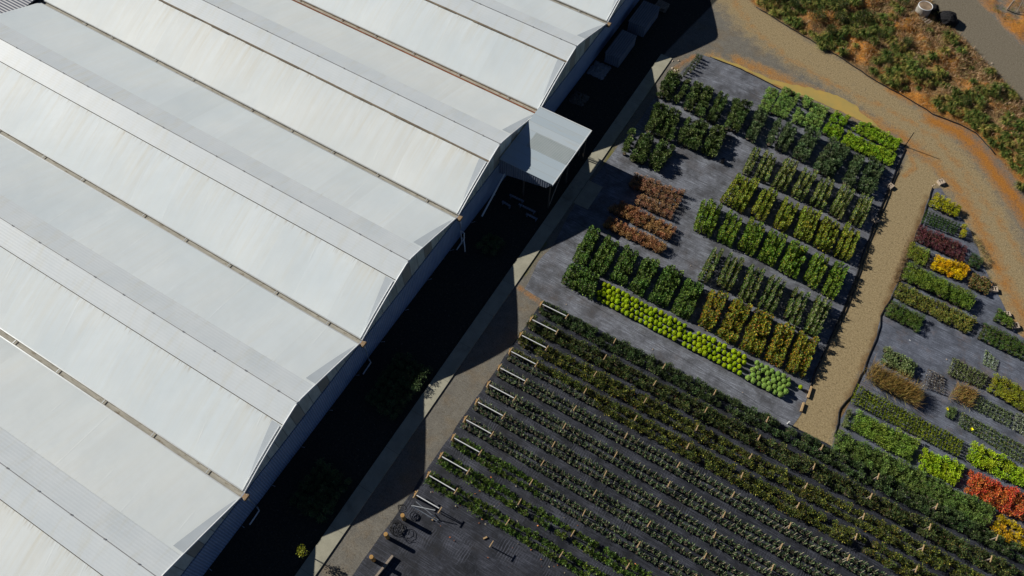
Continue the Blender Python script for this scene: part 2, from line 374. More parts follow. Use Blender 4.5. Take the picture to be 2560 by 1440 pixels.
def HZ(x, y):
    q = np.array([[x, y]]); b = sdpoly(q, A_BANK); f = sdpoly(q, A_FAR); a = lump(q, 0.9, 3)
    return float((np.clip(b/2.5, 0, 1)**1.5*0.55*(1+0.35*a)+np.clip(b, 0, 1)*0.10*lump(q, 2.1, 5)+np.clip(f/2, 0, 1)*0.15*(1+a))[0])
clay = np.maximum.reduce([0.9*soft(0.75-dseg(P, CLAY), 1.1), 0.9*soft(0.5-dseg(P, CLAY2), 0.4), 0.85*soft(0.8-dseg(P, CLAY3), 1.0),
    0.60*soft(0.40-dseg(P, TR1), 1.0), 0.72*soft(0.65-dseg(P, TR2), 1.2), 0.55*soft(.9-dseg(P, PUD), 1.0), 0.75*soft(far, 0.8)*(0.75+0.3*L1),
    soft(bank, 0.6)*np.clip(0.42+0.30*L1, 0, 0.8)] + [0.6*soft(0.3-dseg(P, o), 0.4) for o in ORNG])
tan = np.maximum(np.maximum(0.95*soft(sdpoly(P, A_PATH), 0.8), 0.85*soft(0.75-dseg(P, PUD), 1.2)), np.maximum(np.maximum(0.66*soft(3.0-dseg(P, ROADW), 2.0), 0.66*soft(0.8-dseg(P, TR1), 1.2)), 0.66*soft(1.1-dseg(P, TR2), 1.4)))
grey = soft(sdpoly(P, A_ROAD), 0.5); moss = np.maximum.reduce([0.75*soft(0.3-dseg(P, m), 0.4) for m in MOSS]+[soft(far, 1)*np.clip(0.1+0.3*L2, 0, .5)])
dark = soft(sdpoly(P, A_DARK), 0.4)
PE1 = pxline([(2262,400),(2205,520),(2150,690),(2060,890),(1990,1050)]); PE2 = pxline([(2322,500),(2272,635),(2225,750),(2200,830),(2150,955),(2095,1060)])
dry = np.maximum.reduce([soft(bank, 0.5)*0.9, 0.55*soft(0.30-dseg(P, PE1), 0.5), 0.75*soft(0.42-dseg(P, PE2), 0.5)])
PT1 = pxline([(2300,420),(2245,560),(2190,740),(2110,920),(2030,1090)]); PT2 = pxline([(2275,410),(2215,560),(2160,740),(2080,920),(2000,1080)])
grey_p = 0.42*np.maximum(soft(0.25-dseg(P, PT1), 0.35), soft(0.25-dseg(P, PT2), 0.35))
grey = np.maximum(np.where(bank > 0.3, 0, grey), grey_p)
nx, ny = len(gx), len(gy)
idx = np.arange(nx*ny).reshape(ny, nx)
Fq = np.stack([idx[:-1, :-1].ravel(), idx[:-1, 1:].ravel(), idx[1:, 1:].ravel(), idx[1:, :-1].ravel()], 1)
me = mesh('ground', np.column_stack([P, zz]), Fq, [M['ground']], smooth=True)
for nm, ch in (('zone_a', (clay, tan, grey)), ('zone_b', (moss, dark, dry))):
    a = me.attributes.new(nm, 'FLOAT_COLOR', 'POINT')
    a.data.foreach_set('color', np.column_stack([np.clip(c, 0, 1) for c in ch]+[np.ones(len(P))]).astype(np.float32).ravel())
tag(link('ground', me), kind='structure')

def sheet(name, L, m, z, step=0.6, jig=0.05, world=False, kind='structure'):
    """flat sheet with a slightly ragged outline"""
    pts = [Vector((a, b, 0)) for a, b in L] if world else [G(a, b) for a, b in L]
    out = []
    for a, b in zip(pts, pts[1:]+pts[:1]):
        n = max(1, int((b-a).length/step)); d = (b-a).normalized(); w = Vector((-d.y, d.x, 0))
        for i in range(n): out.append(a+(b-a)*i/n+(w*R.uniform(-jig, jig) if i else Vector()))
    from mathutils.geometry import tessellate_polygon
    tr = tessellate_polygon([out])
    v = [(p.x, p.y, z) for p in out]
    f = [(a, b, c) if (out[b]-out[a]).cross(out[c]-out[a]).z > 0 else (a, c, b) for a, b, c in tr]
    return tag(link(name, mesh(name, v, f, [m])), kind=kind)
sheet('weed_mat', [(1752,136),(1830,160),(1925,208),(2060,278),(2150,320),(2262,368),(2255,400),(2232,450),(2212,500),(2190,556),(2165,620),(2135,700),(2100,790),(2062,880),(2040,930),(2022,985),(2003,1035),(1975,1072),(1640,898),(1360,752),(1312,722),(1345,655),(1385,610),(1440,505),(1512,408),(1545,365),(1600,300),(1640,240),(1690,190)], M['mat_grey'], 0.012)
sheet('weed_mat', [(2330,472),(2352,470),(2385,520),(2425,575),(2445,620),(2452,650),(2480,705),(2505,755),(2545,835),(2700,930),(2900,1500),(2560,1350),(2350,1230),(2200,1165),(2080,1118),(2090,1065),(2125,1005),(2150,950),(2172,890),(2192,838),(2200,800),(2212,775),(2245,705),(2272,630),(2300,560)], M['mat_mid'], 0.012)
sheet('weed_mat', [(8.3, 22.7), (20, 22.9), (31.2, 23.1), (48, 23.4), (60, 20), (60, -14), (7.6, -14), (7.9, 2), (8.0, 5)], M['mat_dark'], 0.008, world=True)
# light worn strip of mat between the balls and the hedge rows
sheet('puddle', [(1776,141),(1800,146),(1850,163),(1920,196),(1960,207),(2002,216),(2050,226),(2083,237),(2110,247),(2140,264),(2153,284),(2180,300),(2195,320),(2150,301),(2088,274),(2010,240),(1920,205),(1850,170),(1795,152)], M['water'], 0.020, 0.3, 0.10)
cp = MB(); cp.box((5.38, 15.0, 0.03), (1.06, 70.0, 0.10)); o = cp.build('concrete_path', M['conc']); tag(o, kind='structure')
cp = MB(); cp.box((6.6, 32.8, 0.01), (1.3, 2.6, 0.05)); tag(cp.build('concrete_pad', M['conc']), kind='structure')

# ------------------------------------------------------------------ greenhouse
PROF = [(0.012, 0.0), (0.05, 0.21), (0.1, 0.48), (0.15, 0.74), (0.2, 0.98), (0.25, 1.20), (0.3, 1.42), (0.34, 1.58), (0.374, 1.71), (0.41, 1.84), (0.44, 1.94), (0.47, 2.05), (0.5, 2.15),
        (0.53, 2.04), (0.56, 1.92), (0.59, 1.80), (0.626, 1.66), (0.66, 1.51), (0.7, 1.33), (0.75, 1.11), (0.8, 0.88), (0.85, 0.65), (0.9, 0.42), (0.95, 0.20), (0.988, 0.0)]
X0, X1 = -43.2, 0.0
gh = empty('greenhouse', (0, 0, 0))
tag(gh, 'huge white film covered greenhouse with a row of parallel arched roof bays', 'greenhouse')
def arch_sheet(prof, xs, dz=0.0, dn=0.0):
    v = []; f = []; us = []
    for x in xs:
        for u, z in prof:
            sag = 0.0
            v.append((x, u*SPAN, z+dz+sag)); us.append(u)
    k = len(prof)
    for i in range(len(xs)-1):
        for j in range(k-1):
            a = i*k+j; f.append((a, a+k, a+k+1, a+1))
    return v, f, us
def film_me(name, prof, xs, m, dz=0.0):
    v, f, us = arch_sheet(prof, xs, dz)
    me = mesh(name, v, f, [m], smooth=True)
    at = me.attributes.new('u', 'FLOAT', 'POINT'); at.data.foreach_set('value', np.array(us, dtype=np.float32))
    return me
def pz(u):
    for (a, za), (b, zb) in zip(PROF[:-1], PROF[1:]):
        if a <= u <= b: return za+(zb-za)*(u-a)/(b-a)
    return 0.0
xs = list(np.linspace(X0, X1, 25))
ME_FILM = film_me('roof_film', [q for q in PROF], xs, M['film'])
capL = [(u, pz(u)+0.03) for u in (0.374, 0.41, 0.44, 0.47, 0.4985)]; capR = [(u, pz(u)+0.03) for u in (0.5015, 0.53, 0.56, 0.59, 0.625)]
ME_CL = film_me('ridge_sheet', capL, xs, M['cap']); ME_CR = film_me('ridge_sheet', capR, xs, M['cap'])
def bar_me(name, u, w, h, m, dz, x0=X0, x1=X1+0.04, wob=0.0, clips=False):
    b = MB(); n = 24
    for i in range(n):
        a, c = x0+(x1-x0)*i/n, x0+(x1-x0)*(i+1)/n
        b.box(((a+c)/2, u*SPAN+R.uniform(-wob, wob), pz(u)+dz+(0.002 if i % 2 else 0)), (c-a+0.01, w*(1+R.uniform(-.25, .25)*(wob > 0)), h))
    if clips:
        for i in range(16): b.box((-1.5-2.6*i, u*SPAN, pz(u)+dz+.03), (0.07, 0.09, 0.03))
    return mesh(name, b.v, b.f, [m])
ME_SEAM = bar_me('ridge_seam', 0.5, 0.04, 0.05, M['seamgrey'], 0.045, clips=True)
ME_GAP = bar_me('vent_gap', 0.3725, 0.05, 0.03, M['seam'], 0.012)
ME_VENT = bar_me('vent_bar', 0.372, 0.20, 0.05, M['vent'], 0.02, wob=0.012)
def gut_me(m):
    b = MB()
    b.box(((X0+X1)/2+0.12, 0, -0.125), (X1-X0+0.24, 0.26, 0.03))
    for s in (-1, 1):
        b.box(((X0+X1)/2+0.12, s*0.155, -0.05), (X1-X0+0.24, 0.03, 0.16), m=0)
        b.box(((X0+X1)/2, s*0.20, 0.035), (X1-X0, 0.07, 0.012), m=1)
    for i in range(9): b.box((-2.2-4.6*i+R.uniform(-1, 1), 0, 0.0), (0.05, 0.30, 0.03), m=1)
    return mesh('gutter', b.v, b.f, [m, M['galv']], b.m)
ME_GUT, ME_GUTR = gut_me(M['gut']), gut_me(M['gut_rust'])
def trim_me(dx, r, lo, hi, lift):
    b = MB(); b.tube([(dx, u*SPAN, pz(u)+lift) for u in np.linspace(lo, hi, 22)], r, 6)
    return mesh('edge_trim', b.v, b.f, [M['white']], smooth=True)
ME_T1, ME_T2 = trim_me(0.02, 0.05, 0.013, 0.987, 0.03), trim_me(-0.16, 0.035, 0.014, 0.36, 0.03)
def strip_me(pts):
    v = [(x, u*SPAN, pz(u)+0.012) for x, u in pts]
    return v
def edge_strip(lo, hi, flip):
    us_ = np.linspace(lo, hi, 10); v = []; f = []
    for i, u in enumerate(us_):
        t = i/9 if not flip else 1-i/9
        v += [(-0.10-0.72*t**0.8, u*SPAN, pz(u)+0.012), (-0.10+0.02*t, u*SPAN, pz(u)+0.012)]
    for i in range(9): f.append((2*i, 2*i+1, 2*i+3, 2*i+2))
    return mesh('edge_panel', v, f, [M['strip']], smooth=True)
ME_S1, ME_S2 = edge_strip(0.05, 0.366, False), edge_strip(0.64, 0.965, True)
# gable cladding: polygon between gutter level and arch, and the sheet band below
v = [(0, 0.0, 0), (0, SPAN, 0)]+[(0, u*SPAN, z) for u, z in PROF[::-1]]
ME_GC = mesh('gable_cladding', [(x, y, z) for x in (-0.05, 0.0) for _, y, z in v],
             [tuple(range(len(v)))][:0]+[tuple(len(v)+i for i in range(len(v)))]+[tuple(reversed(range(len(v))))], [M['panel']])
b = MB(); b.box((0.0, SPAN/2, -HG/2-0.01), (0.09, SPAN, HG-0.06)); b.box((0.05, SPAN/2, -0.06), (0.05, SPAN, 0.05)); b.box((0.05, SPAN/2, -HG+0.16), (0.04, SPAN, 0.06))
ME_WB = mesh('wall_sheet', b.v, b.f, [M['band']])
b = MB()
for i in range(4): b.tube([(0.10, 1.6+3.0*i, -HG+0.05), (0.42, 1.6+3.0*i, -HG+0.55)], 0.025, 5)
ME_PEG = mesh('wall_peg', b.v[:16], [q for q in b.f if max(q) < 10], [M['galv']])
b = MB(); b.box((0.17, 0, -0.10), (0.30, 0.42, 0.22)); ME_BOX = mesh('gutter_box', b.v, b.f, [M['brown']])
b = MB(); b.tube([(0.26, 0, -0.2), (0.26, 0, -0.5), (0.22, 0.0, -0.7), (0.22, 0, -HG+0.02)], 0.065, 8)
b.tube([(0.22, 0, -HG+0.25), (0.45, -0.1, -HG+0.12), (0.5, -1.1, -HG+0.10)], 0.05, 6)
ME_DP = mesh('downpipe', b.v, b.f, [M['white']], smooth=True)
for n in range(-2, 8):
    L = (0, n*SPAN, HG)
    link('roof_film', ME_FILM, gh, L); link('ridge_sheet', ME_CL, gh, L); link('ridge_sheet', ME_CR, gh, L)
    link('ridge_seam', ME_SEAM, gh, L)
    link('vent_bar', ME_VENT, gh, L) if n >= 2 else link('vent_gap', ME_GAP, gh, L)
    link('edge_trim', ME_T1, gh, L); link('edge_trim', ME_T2, gh, L)
    link('edge_panel', ME_S1, gh, L); link('edge_panel', ME_S2, gh, L)
    link('gable_cladding', ME_GC, gh, L); link('wall_sheet', ME_WB, gh, L)
    g = link('gutter', ME_GUTR if n == 3 else ME_GUT, gh, L); link('gutter_box', ME_BOX, g)
    if n not in (3, 4): link('downpipe', ME_DP, gh, L)
    if n == 3:
        b = MB(); b.box((X0/2, -0.34, 0.13), (X1-X0, 0.13, 0.03)); b.build('rusty_flashing', M['rust'], gh, L)
    if n < 3:
        for i in range(4):
            b = MB(); b.tube([(0.10, 1.6+3.0*i, -HG+0.02), (0.46, 1.6+3.0*i, -HG+0.50)], 0.022, 5); b.build('wall_peg', M['galv'], gh, L)

# neighbouring dark roof beyond the far end of the bays
sh = empty('storage_shed', (-52, 18, 0)); tag(sh, 'slate blue ribbed shed roof behind the far end of the greenhouse', 'shed')
b = MB(); b.box((0, 0, 1.3), (16.6, 34, 2.6)); b.build('wall', M['dark_sheet'], sh)
b = MB()
for i in range(12):
    a = -17.3+34.6*i/12; c = a+34.6/12; z = lambda y: 2.75+0.35*abs(math.sin(y*math.pi/12))
    b.add([(-8.7, a, z(a)), (8.5, a, z(a)), (8.5, c, z(c)), (-8.7, c, z(c)), (-8.7, a, z(a)-.08), (8.5, a, z(a)-.08), (8.5, c, z(c)-.08), (-8.7, c, z(c)-.08)],
          [(0, 1, 2, 3), (7, 6, 5, 4), (0, 4, 5, 1), (1, 5, 6, 2), (2, 6, 7, 3), (3, 7, 4, 0)])
b.build('roof', M['shed_roof'], sh)

# ------------------------------------------------------------------ shelter on the gable
ca = empty('lean_to_shelter', (0, 0, 0)); tag(ca, 'flat roofed grey sheet lean-to built against the greenhouse gable', 'shelter')
CZ, CY0, CY1 = 3.45, 29.80, 35.95
cy, cl = (CY0+CY1)/2, CY1-CY0
b = MB(); b.box((2.42, cy, CZ), (4.66, cl, 0.05)); r0 = b.build('roof', M['shelter'], ca)
b = MB(); b.box((2.95, cy-.15, CZ+.034), (3.50, 1.55, 0.012)); b.build('clear_panel', M['shelter_clear'], r0)
b = MB(); f0, f1 = CY0+.01, CY0+.07
q4 = [(.06, CZ-1.75), (4.25, CZ-.75), (4.70, CZ-.03), (.06, CZ-.03)]
b.add([(x, f0, z) for x, z in q4]+[(x, f1, z) for x, z in q4], [(0, 1, 2, 3), (7, 6, 5, 4), (0, 4, 5, 1), (1, 5, 6, 2), (2, 6, 7, 3), (3, 7, 4, 0)]); b.build('fascia', M['dark_sheet'], ca)
b = MB(); b.box((4.78, cy, CZ-.02), (0.06, cl+.1, 0.14)); b.build('edge_flashing', M['white'], ca)
b = MB(); b.box((2.40, CY1+.03, CZ-.02), (4.66, 0.06, 0.14)); b.build('edge_flashing', M['white'], ca)
for x, y in ((4.5, CY0+.2), (4.5, cy), (4.5, CY1-.2), (2.2, CY0+.2), (2.2, CY1-.2)):
    b = MB(); b.box((x, y, 1.70), (0.10, 0.10, 3.4)); b.build('post', M['dark_timber'], ca)
b = MB(); b.box((4.5, cy, CZ-.15), (0.08, cl-.3, 0.18)); b.build('beam', M['timber_old'], ca)
b = MB(); b.tube([(4.5, CY0+.25, .1), (4.45, cy-.2, CZ-.3)], .04, 6); b.build('brace', M['timber_old'], ca)
for i in range(4):
    b = MB(); b.box((.15+i*1.3, CY1-.05, 1.2), (.05, .05, 2.4)); b.build('rail', M['timber_old'], ca)

# ------------------------------------------------------------------ plants
def pal(base, spread, n, rs, extra=()):
    """n leaf colours round base; extra = [(colour, share), ...]"""
    c = np.array(base)[None, :]*(1+rs.uniform(-spread, spread, (n, 1)))
    c *= 1+rs.uniform(-0.10, 0.10, (n, 3))
    for e, s in extra:
        k = rs.rand(n) < s
        c[k] = np.array(e)*(1+rs.uniform(-spread, spread, (k.sum(), 1)))
    g_ = c.mean(1, keepdims=True); c = np.maximum(g_+(c-g_)*1.05, .2*c)
    return np.clip(c*1.36, 0.002, 0.9)
def leaves(P, Nn, L, W, rs, lift=0.5):
    """one folded quad a leaf at P, pointing roughly along Nn"""
    n = len(P); Nn = Nn+rs.normal(0, lift, (n, 3)); Nn /= np.linalg.norm(Nn, axis=1)[:, None]+1e-9
    s = np.cross(Nn, rs.normal(0, 1, (n, 3))); s /= np.linalg.norm(s, axis=1)[:, None]+1e-9
    l = L*(0.7+0.6*rs.rand(n, 1)); w = W*(0.7+0.6*rs.rand(n, 1))
    V = np.stack([P, P+Nn*l*0.55+s*w*0.5, P+Nn*l, P+Nn*l*0.55-s*w*0.5], 1).reshape(-1, 3)
    return V, np.arange(4*n).reshape(n, 4)
def fol_mesh(name, V, Fc, C, mat, extra=None, emats=()):
    """leaves plus optional MB of stems / pots"""
    nV = len(V); mats = [mat]; fm = [0]*len(Fc)
    f = [tuple(q) for q in Fc]; v = [tuple(q) for q in V]
    if extra is not None:
        v += extra.v; f += [tuple(i+nV for i in q) for q in extra.f]; fm += [1+m for m in extra.m]; mats += list(emats)
    me = mesh(name, v, f, mats, fm)
    cc = np.ones((len(v), 4), np.float32); cc[:nV, :3] = np.repeat(C, 4, 0); cc[nV:, :3] = 0.1
    a = me.attributes.new('tint', 'FLOAT_COLOR', 'POINT'); a.data.foreach_set('color', cc.ravel())
    return me
def sph(n, rs, zmin=-1.0):
    z = rs.uniform(zmin, 1, n); a = rs.uniform(0, 2*np.pi, n); q = np.sqrt(1-z*z)
    return np.stack([q*np.cos(a), q*np.sin(a), z], 1)
def potmb(r=0.12, h=0.2, m=0):
    b = MB(); n = 10
    v = [(r*.8*math.cos(2*math.pi*i/n), r*.8*math.sin(2*math.pi*i/n), 0.0) for i in range(n)]+[(r*math.cos(2*math.pi*i/n), r*math.sin(2*math.pi*i/n), h) for i in range(n)]
    v += [(r*.85*math.cos(2*math.pi*i/n), r*.85*math.sin(2*math.pi*i/n), h-0.01) for i in range(n)]
    f = [(i, (i+1) % n, n+(i+1) % n, n+i) for i in range(n)]+[(n+i, n+(i+1) % n, 2*n+(i+1) % n, 2*n+i) for i in range(n)]
    b.add(v, f, m); b.add(v[2*n:], [tuple(range(n))], m+1)
    return b
POTM = (M['pot'], M['soil'])
def bush(name, rs, r, h, n, L, W, base, spread=0.3, extra=(), mat=None, z0=0.12, core=0.35, lift=0.55, cane=None, pot=True, stems=0, shape=1.0):
    """shrub: leaves through the volume of an uneven crown on a few stems"""
    nl = 5; lob = [(rs.uniform(-.45, .45)*r, rs.uniform(-.45, .45)*r, rs.uniform(.25, .85)) for _ in range(nl)]
    n = int(n*2.2); L, W = L*.66, W*.68
    k = rs.randint(0, nl, n); d = sph(n, rs, -0.5); rad = (core+(1-core)*rs.rand(n))[:, None]
    P = d*rad*np.array([r*0.72, r*0.72, (h-z0)*0.30*shape])
    P += np.array([[lob[i][0], lob[i][1], z0+(h-z0)*lob[i][2]*0.86] for i in k])
    P[:, 2] = np.maximum(P[:, 2], 0.05)
    V, Fq = leaves(P, d*np.array([1, 1, .6])+np.array([0, 0, .55]), L, W, rs, lift)
    ex = potmb(min(r*.6, .15), 0.18) if pot else MB()
    for i in range(stems or 2):
        ex.tube([(0, 0, .1), (rs.uniform(-.5, .5)*r, rs.uniform(-.5, .5)*r, h*.7)], .012, 4, 2)
    if cane: ex.tube([(0.03, 0.02, 0.1), (0.03+rs.uniform(-.05, .05), 0.02+rs.uniform(-.05, .05), cane)], 0.011, 4, 3)
    return fol_mesh(name, V, Fq, pal(base, spread, n, rs, extra), mat or LEAF, ex, POTM+(M['timber_old'], M['cane']))
def ball(name, rs, r, base, z=None, n=420):
    d = sph(n, rs, -0.8); z = z or r+0.18
    P = d*r*0.93+np.array([0, 0, z])
    V, Fq = leaves(P, d, 0.035, 0.035, rs, 0.8)
    ex = potmb(r*0.8, 0.2); m = 14; vv = []; ff = []
    for i in range(9):
        t = -math.pi/2+math.pi*i/8
        vv += [((0.93+rs.uniform(-.05, .04))*r*math.cos(t)*math.cos(2*math.pi*j/m), (0.93+rs.uniform(-.05, .04))*r*math.cos(t)*math.sin(2*math.pi*j/m), z+0.93*r*math.sin(t)) for j in range(m)]
    for i in range(8):
        for j in range(m): ff.append((i*m+j, i*m+(j+1) % m, (i+1)*m+(j+1) % m, (i+1)*m+j))
    ex.add(vv, ff, 2)
    return fol_mesh(name, V, Fq, pal(base, 0.2, n, rs), LEAF, ex, POTM+(plain(name+'_clipped_face', tuple(0.95*c for c in base), 0.8, 0.15, 0, .3, 14),))
def staked(name, rs, r, h, n, base, spread=0.35, extra=(), L=0.13, W=0.085, cane=0.0):
    """slim plant tied to a cane: leaves in whorls up a stem"""
    n = int(n*2.1); L, W = L*.68, W*.70
    t = rs.rand(n)**0.8; a = rs.uniform(0, 6.28, n); q = r*(1.05-0.55*t)*(0.35+0.65*rs.rand(n))
    P = np.stack([q*np.cos(a), q*np.sin(a), 0.16+(h-0.16)*t], 1)
    d = np.stack([np.cos(a), np.sin(a), 0.5+0*a], 1)
    V, Fq = leaves(P, d, L, W, rs, 0.45)
    ex = potmb(0.10, 0.17); ex.tube([(0, 0, .1), (0.01, 0, h*.95)], .012, 4, 2)
    if cane: ex.tube([(0.03, 0, .1), (0.03+rs.uniform(-.06, .06), rs.uniform(-.06, .06), cane)], .012, 4, 3)
    return fol_mesh(name, V, Fq, pal(base, spread, n, rs, extra), LEAF, ex, POTM+(M['timber_old'], M['cane']))
def spiky(name, rs, r, h, n, base, spread=0.3, extra=(), w=0.022, droop=0.5, mat=None):
    """tuft of arching blades, two segments a blade"""
    a = rs.uniform(0, 6.28, n); o = rs.uniform(0.2, 1.0, n); hh = h*(0.55+0.45*rs.rand(n))
    b0 = np.stack([r*.18*np.cos(a)*rs.rand(n), r*.18*np.sin(a)*rs.rand(n), 0*a], 1)
    m1 = b0+np.stack([np.cos(a)*o*r*.5, np.sin(a)*o*r*.5, hh*.8], 1)
    m2 = b0+np.stack([np.cos(a)*o*r, np.sin(a)*o*r, hh*(1-droop*o)], 1)
    s = np.stack([-np.sin(a), np.cos(a), 0*a], 1)*w
    V = np.stack([b0-s, b0+s, m1+s*.8, m1-s*.8, m1-s*.8, m1+s*.8, m2+s*.15, m2-s*.15], 1).reshape(-1, 3)
    Fq = np.arange(8*n).reshape(2*n, 4)
    return fol_mesh(name, V, Fq, np.repeat(pal(base, spread, n, rs, extra), 2, 0), mat or LEAF)

def quadpts(Q, sx, sy, h, jit=0.12, stag=False):
    """plant positions filling a block given by four surveyed corners BL, BR, TR, TL"""
    BL, BR, TR, TL = [G(a, b, h) for a, b in Q]
    e = -.065 if abs(h-.75*.55) < .01 else -.015
    BL, TL, BR, TR = BL.lerp(TL, e), TL.lerp(BL, e), BR.lerp(TR, e), TR.lerp(BR, e)
    w = ((BR-BL).length+(TR-TL).length)/2; l = ((TL-BL).length+(TR-BR).length)/2
    nx, ny = max(1, round(w/sx)), max(1, round(l/sy)); out = []
    for i in range(nx):
        for j in range(ny):
            u, t = (i+.5)/nx, (j+.5+(0.25*(1 if i % 2 else -1) if stag else 0))/ny
            p = BL.lerp(BR, u).lerp(TL.lerp(TR, u), t)
            out.append((p.x+R.uniform(-jit, jit)*sx, p.y+R.uniform(-jit, jit)*sy))
    return out
def plant_block(name, mes, Q, sx, sy, h, label, cat, group, sc=(0.85, 1.2), jit=0.13, skip=0.0, stag=False, pick=None):
    k = 0
    for x, y in quadpts(Q, sx, sy, h*0.55, jit, stag):
        if R.random() < skip: continue
        me = R.choice(mes) if pick is None else pick(x, y)
        o = link(name, me, None, (x, y, 0.012), R.uniform(0, 6.28))
        s = R.uniform(*sc); o.scale = (s, s, s*R.uniform(.9, 1.1)); tag(o, label, cat, group); k += 1
    return k
ORD = ['first', 'second', 'third', 'fourth', 'fifth', 'sixth', 'seventh', 'eighth', 'ninth', 'tenth', 'eleventh', 'twelfth', 'thirteenth', 'fourteenth']
def variants(fn, nv_, seed, *a, **k): return [fn(a[0], np.random.RandomState(seed+i), *a[1:], **k) for i in range(nv_)]

# tall leafy shrubs at the top of the middle bed
GRN, DGR = (0.055, 0.105, 0.022), (0.040, 0.085, 0.028)
TALL = variants(bush, 5, 100, 'leafy_shrub', 0.28, 0.95, 220, 0.15, 0.075, (0.062, 0.098, 0.028), 0.5, [((0.14, 0.19, 0.055), .30), ((0.20, 0.21, 0.13), .06)], lift=0.35, stems=3)
TALLB = variants(bush, 5, 120, 'leafy_shrub', 0.28, 0.95, 220, 0.15, 0.07, (0.055, 0.090, 0.036), 0.5, [((0.12, 0.17, 0.07), .30), ((0.20, 0.22, 0.14), .06)], lift=0.35, stems=3)
U1 = [[(1643,236),(1675,246),(1708,192),(1672,185)], [(1686,246),(1698,255),(1728,208),(1712,202)], [(1710,268),(1730,275),(1758,216),(1735,208)], [(1735,280),(1757,290),(1785,226),(1763,216)], [(1765,294),(1790,305),(1826,245),(1795,233)], [(1813,316),(1845,330),(1880,268),(1835,250)], [(1865,342),(1886,352),(1922,285),(1893,272)], [(1916,356),(1930,362),(1955,303),(1941,297)], [(1934,366),(1967,379),(1996,322),(1966,311)], [(1983,388),(2016,403),(2046,340),(2015,325)], [(2034,420),(2082,442),(2124,375),(2074,350)], [(2110,455),(2127,464),(2161,397),(2136,384)], [(2143,470),(2180,484),(2212,418),(2175,395)]]
U2 = [[(1615,325),(1645,338),(1672,270),(1642,258)], [(1650,338),(1680,350),(1704,283),(1675,270)], [(1690,350),(1703,356),(1730,303),(1716,296)], [(1705,358),(1742,373),(1773,312),(1738,300)], [(1753,378),(1787,392),(1817,330),(1785,316)]]
U3 = [[(1555,380),(1566,386),(1588,335),(1576,330)], [(1577,396),(1610,406),(1634,348),(1603,335)], [(1620,412),(1650,426),(1686,370),(1650,355)]]
for i, q in enumerate(U1): plant_block('leafy_shrub', TALL if i < 6 else TALLB, q, 0.44, 0.46, 0.85, f'tall leafy green shrub in the {ORD[i]} block of the long top row', 'shrub', f'tall shrubs of top row block {i+1}')
for i, q in enumerate(U2): plant_block('leafy_shrub', TALL, q, 0.44, 0.46, 0.85, f'tall leafy green shrub in the {ORD[i]} block of the short second row', 'shrub', f'tall shrubs of second row block {i+1}')
for i, q in enumerate(U3): plant_block('leafy_shrub', TALL, q, 0.44, 0.46, 0.85, f'tall leafy green shrub in the {ORD[i]} block beside the lean-to shadow', 'shrub', f'tall shrubs of third row block {i+1}')
# little cones beside the empty top mat
CONE = variants(bush, 3, 140, 'small_conifer', 0.15, 0.62, 130, 0.07, 0.04, (0.075, 0.105, 0.05), 0.3, lift=0.4, shape=1.2)
for (a, b, n) in (((1711,184),(1746,138),8), ((1727,176),(1736,168),2), ((1743,156),(1754,142),3)):
    A, B = G(*a, .35), G(*b, .35)
    for i in range(n):
        p = A.lerp(B, i/max(1, n-1)); o = link('small_conifer', R.choice(CONE), None, (p.x, p.y, .012), R.uniform(0, 6))
        tag(o, 'small grey green conifer at the corner of the bare grey mat', 'conifer', 'small conifers by the bare mat')
# lime mounds
PALE = variants(bush, 4, 160, 'mounded_shrub', 0.23, 0.5, 150, 0.10, 0.07, (0.17, 0.27, 0.065), 0.25, [((0.24, 0.33, 0.10), .3)], lift=0.5, shape=0.9)
LIME = variants(bush, 4, 170, 'lime_shrub', 0.23, 0.5, 150, 0.10, 0.07, (0.17, 0.28, 0.02), 0.3, [((0.26, 0.36, 0.03), .3)], lift=0.5, shape=0.9)
for i, q in enumerate([[(1893,272),(1922,282),(1947,230),(1922,216)], [(1927,280),(1965,296),(2004,237),(1957,220)], [(2001,263),(2014,270),(2030,250),(2012,242)], [(1977,302),(2000,310),(2012,282),(1993,272)], [(2005,310),(2046,330),(2070,275),(2030,258)]]):
    plant_block('mounded_shrub', PALE, q, 0.36, 0.40, 0.5, f'pale green mounded shrub in the {ORD[i]} pale block beside the muddy puddle', 'shrub', f'pale mounds block {i+1}', skip=.05)
for i, q in enumerate([[(2070,302),(2112,316),(2123,295),(2088,278)], [(2053,332),(2097,352),(2110,323),(2068,307)], [(2125,322),(2238,380),(2252,352),(2160,305)], [(2102,357),(2226,415),(2243,385),(2118,332)]]):
    plant_block('lime_shrub', LIME, q, 0.36, 0.40, 0.5, f'bright lime shrub in the {ORD[i]} lime block at the far corner of the middle bed', 'shrub', f'lime mounds block {i+1}', skip=.06)

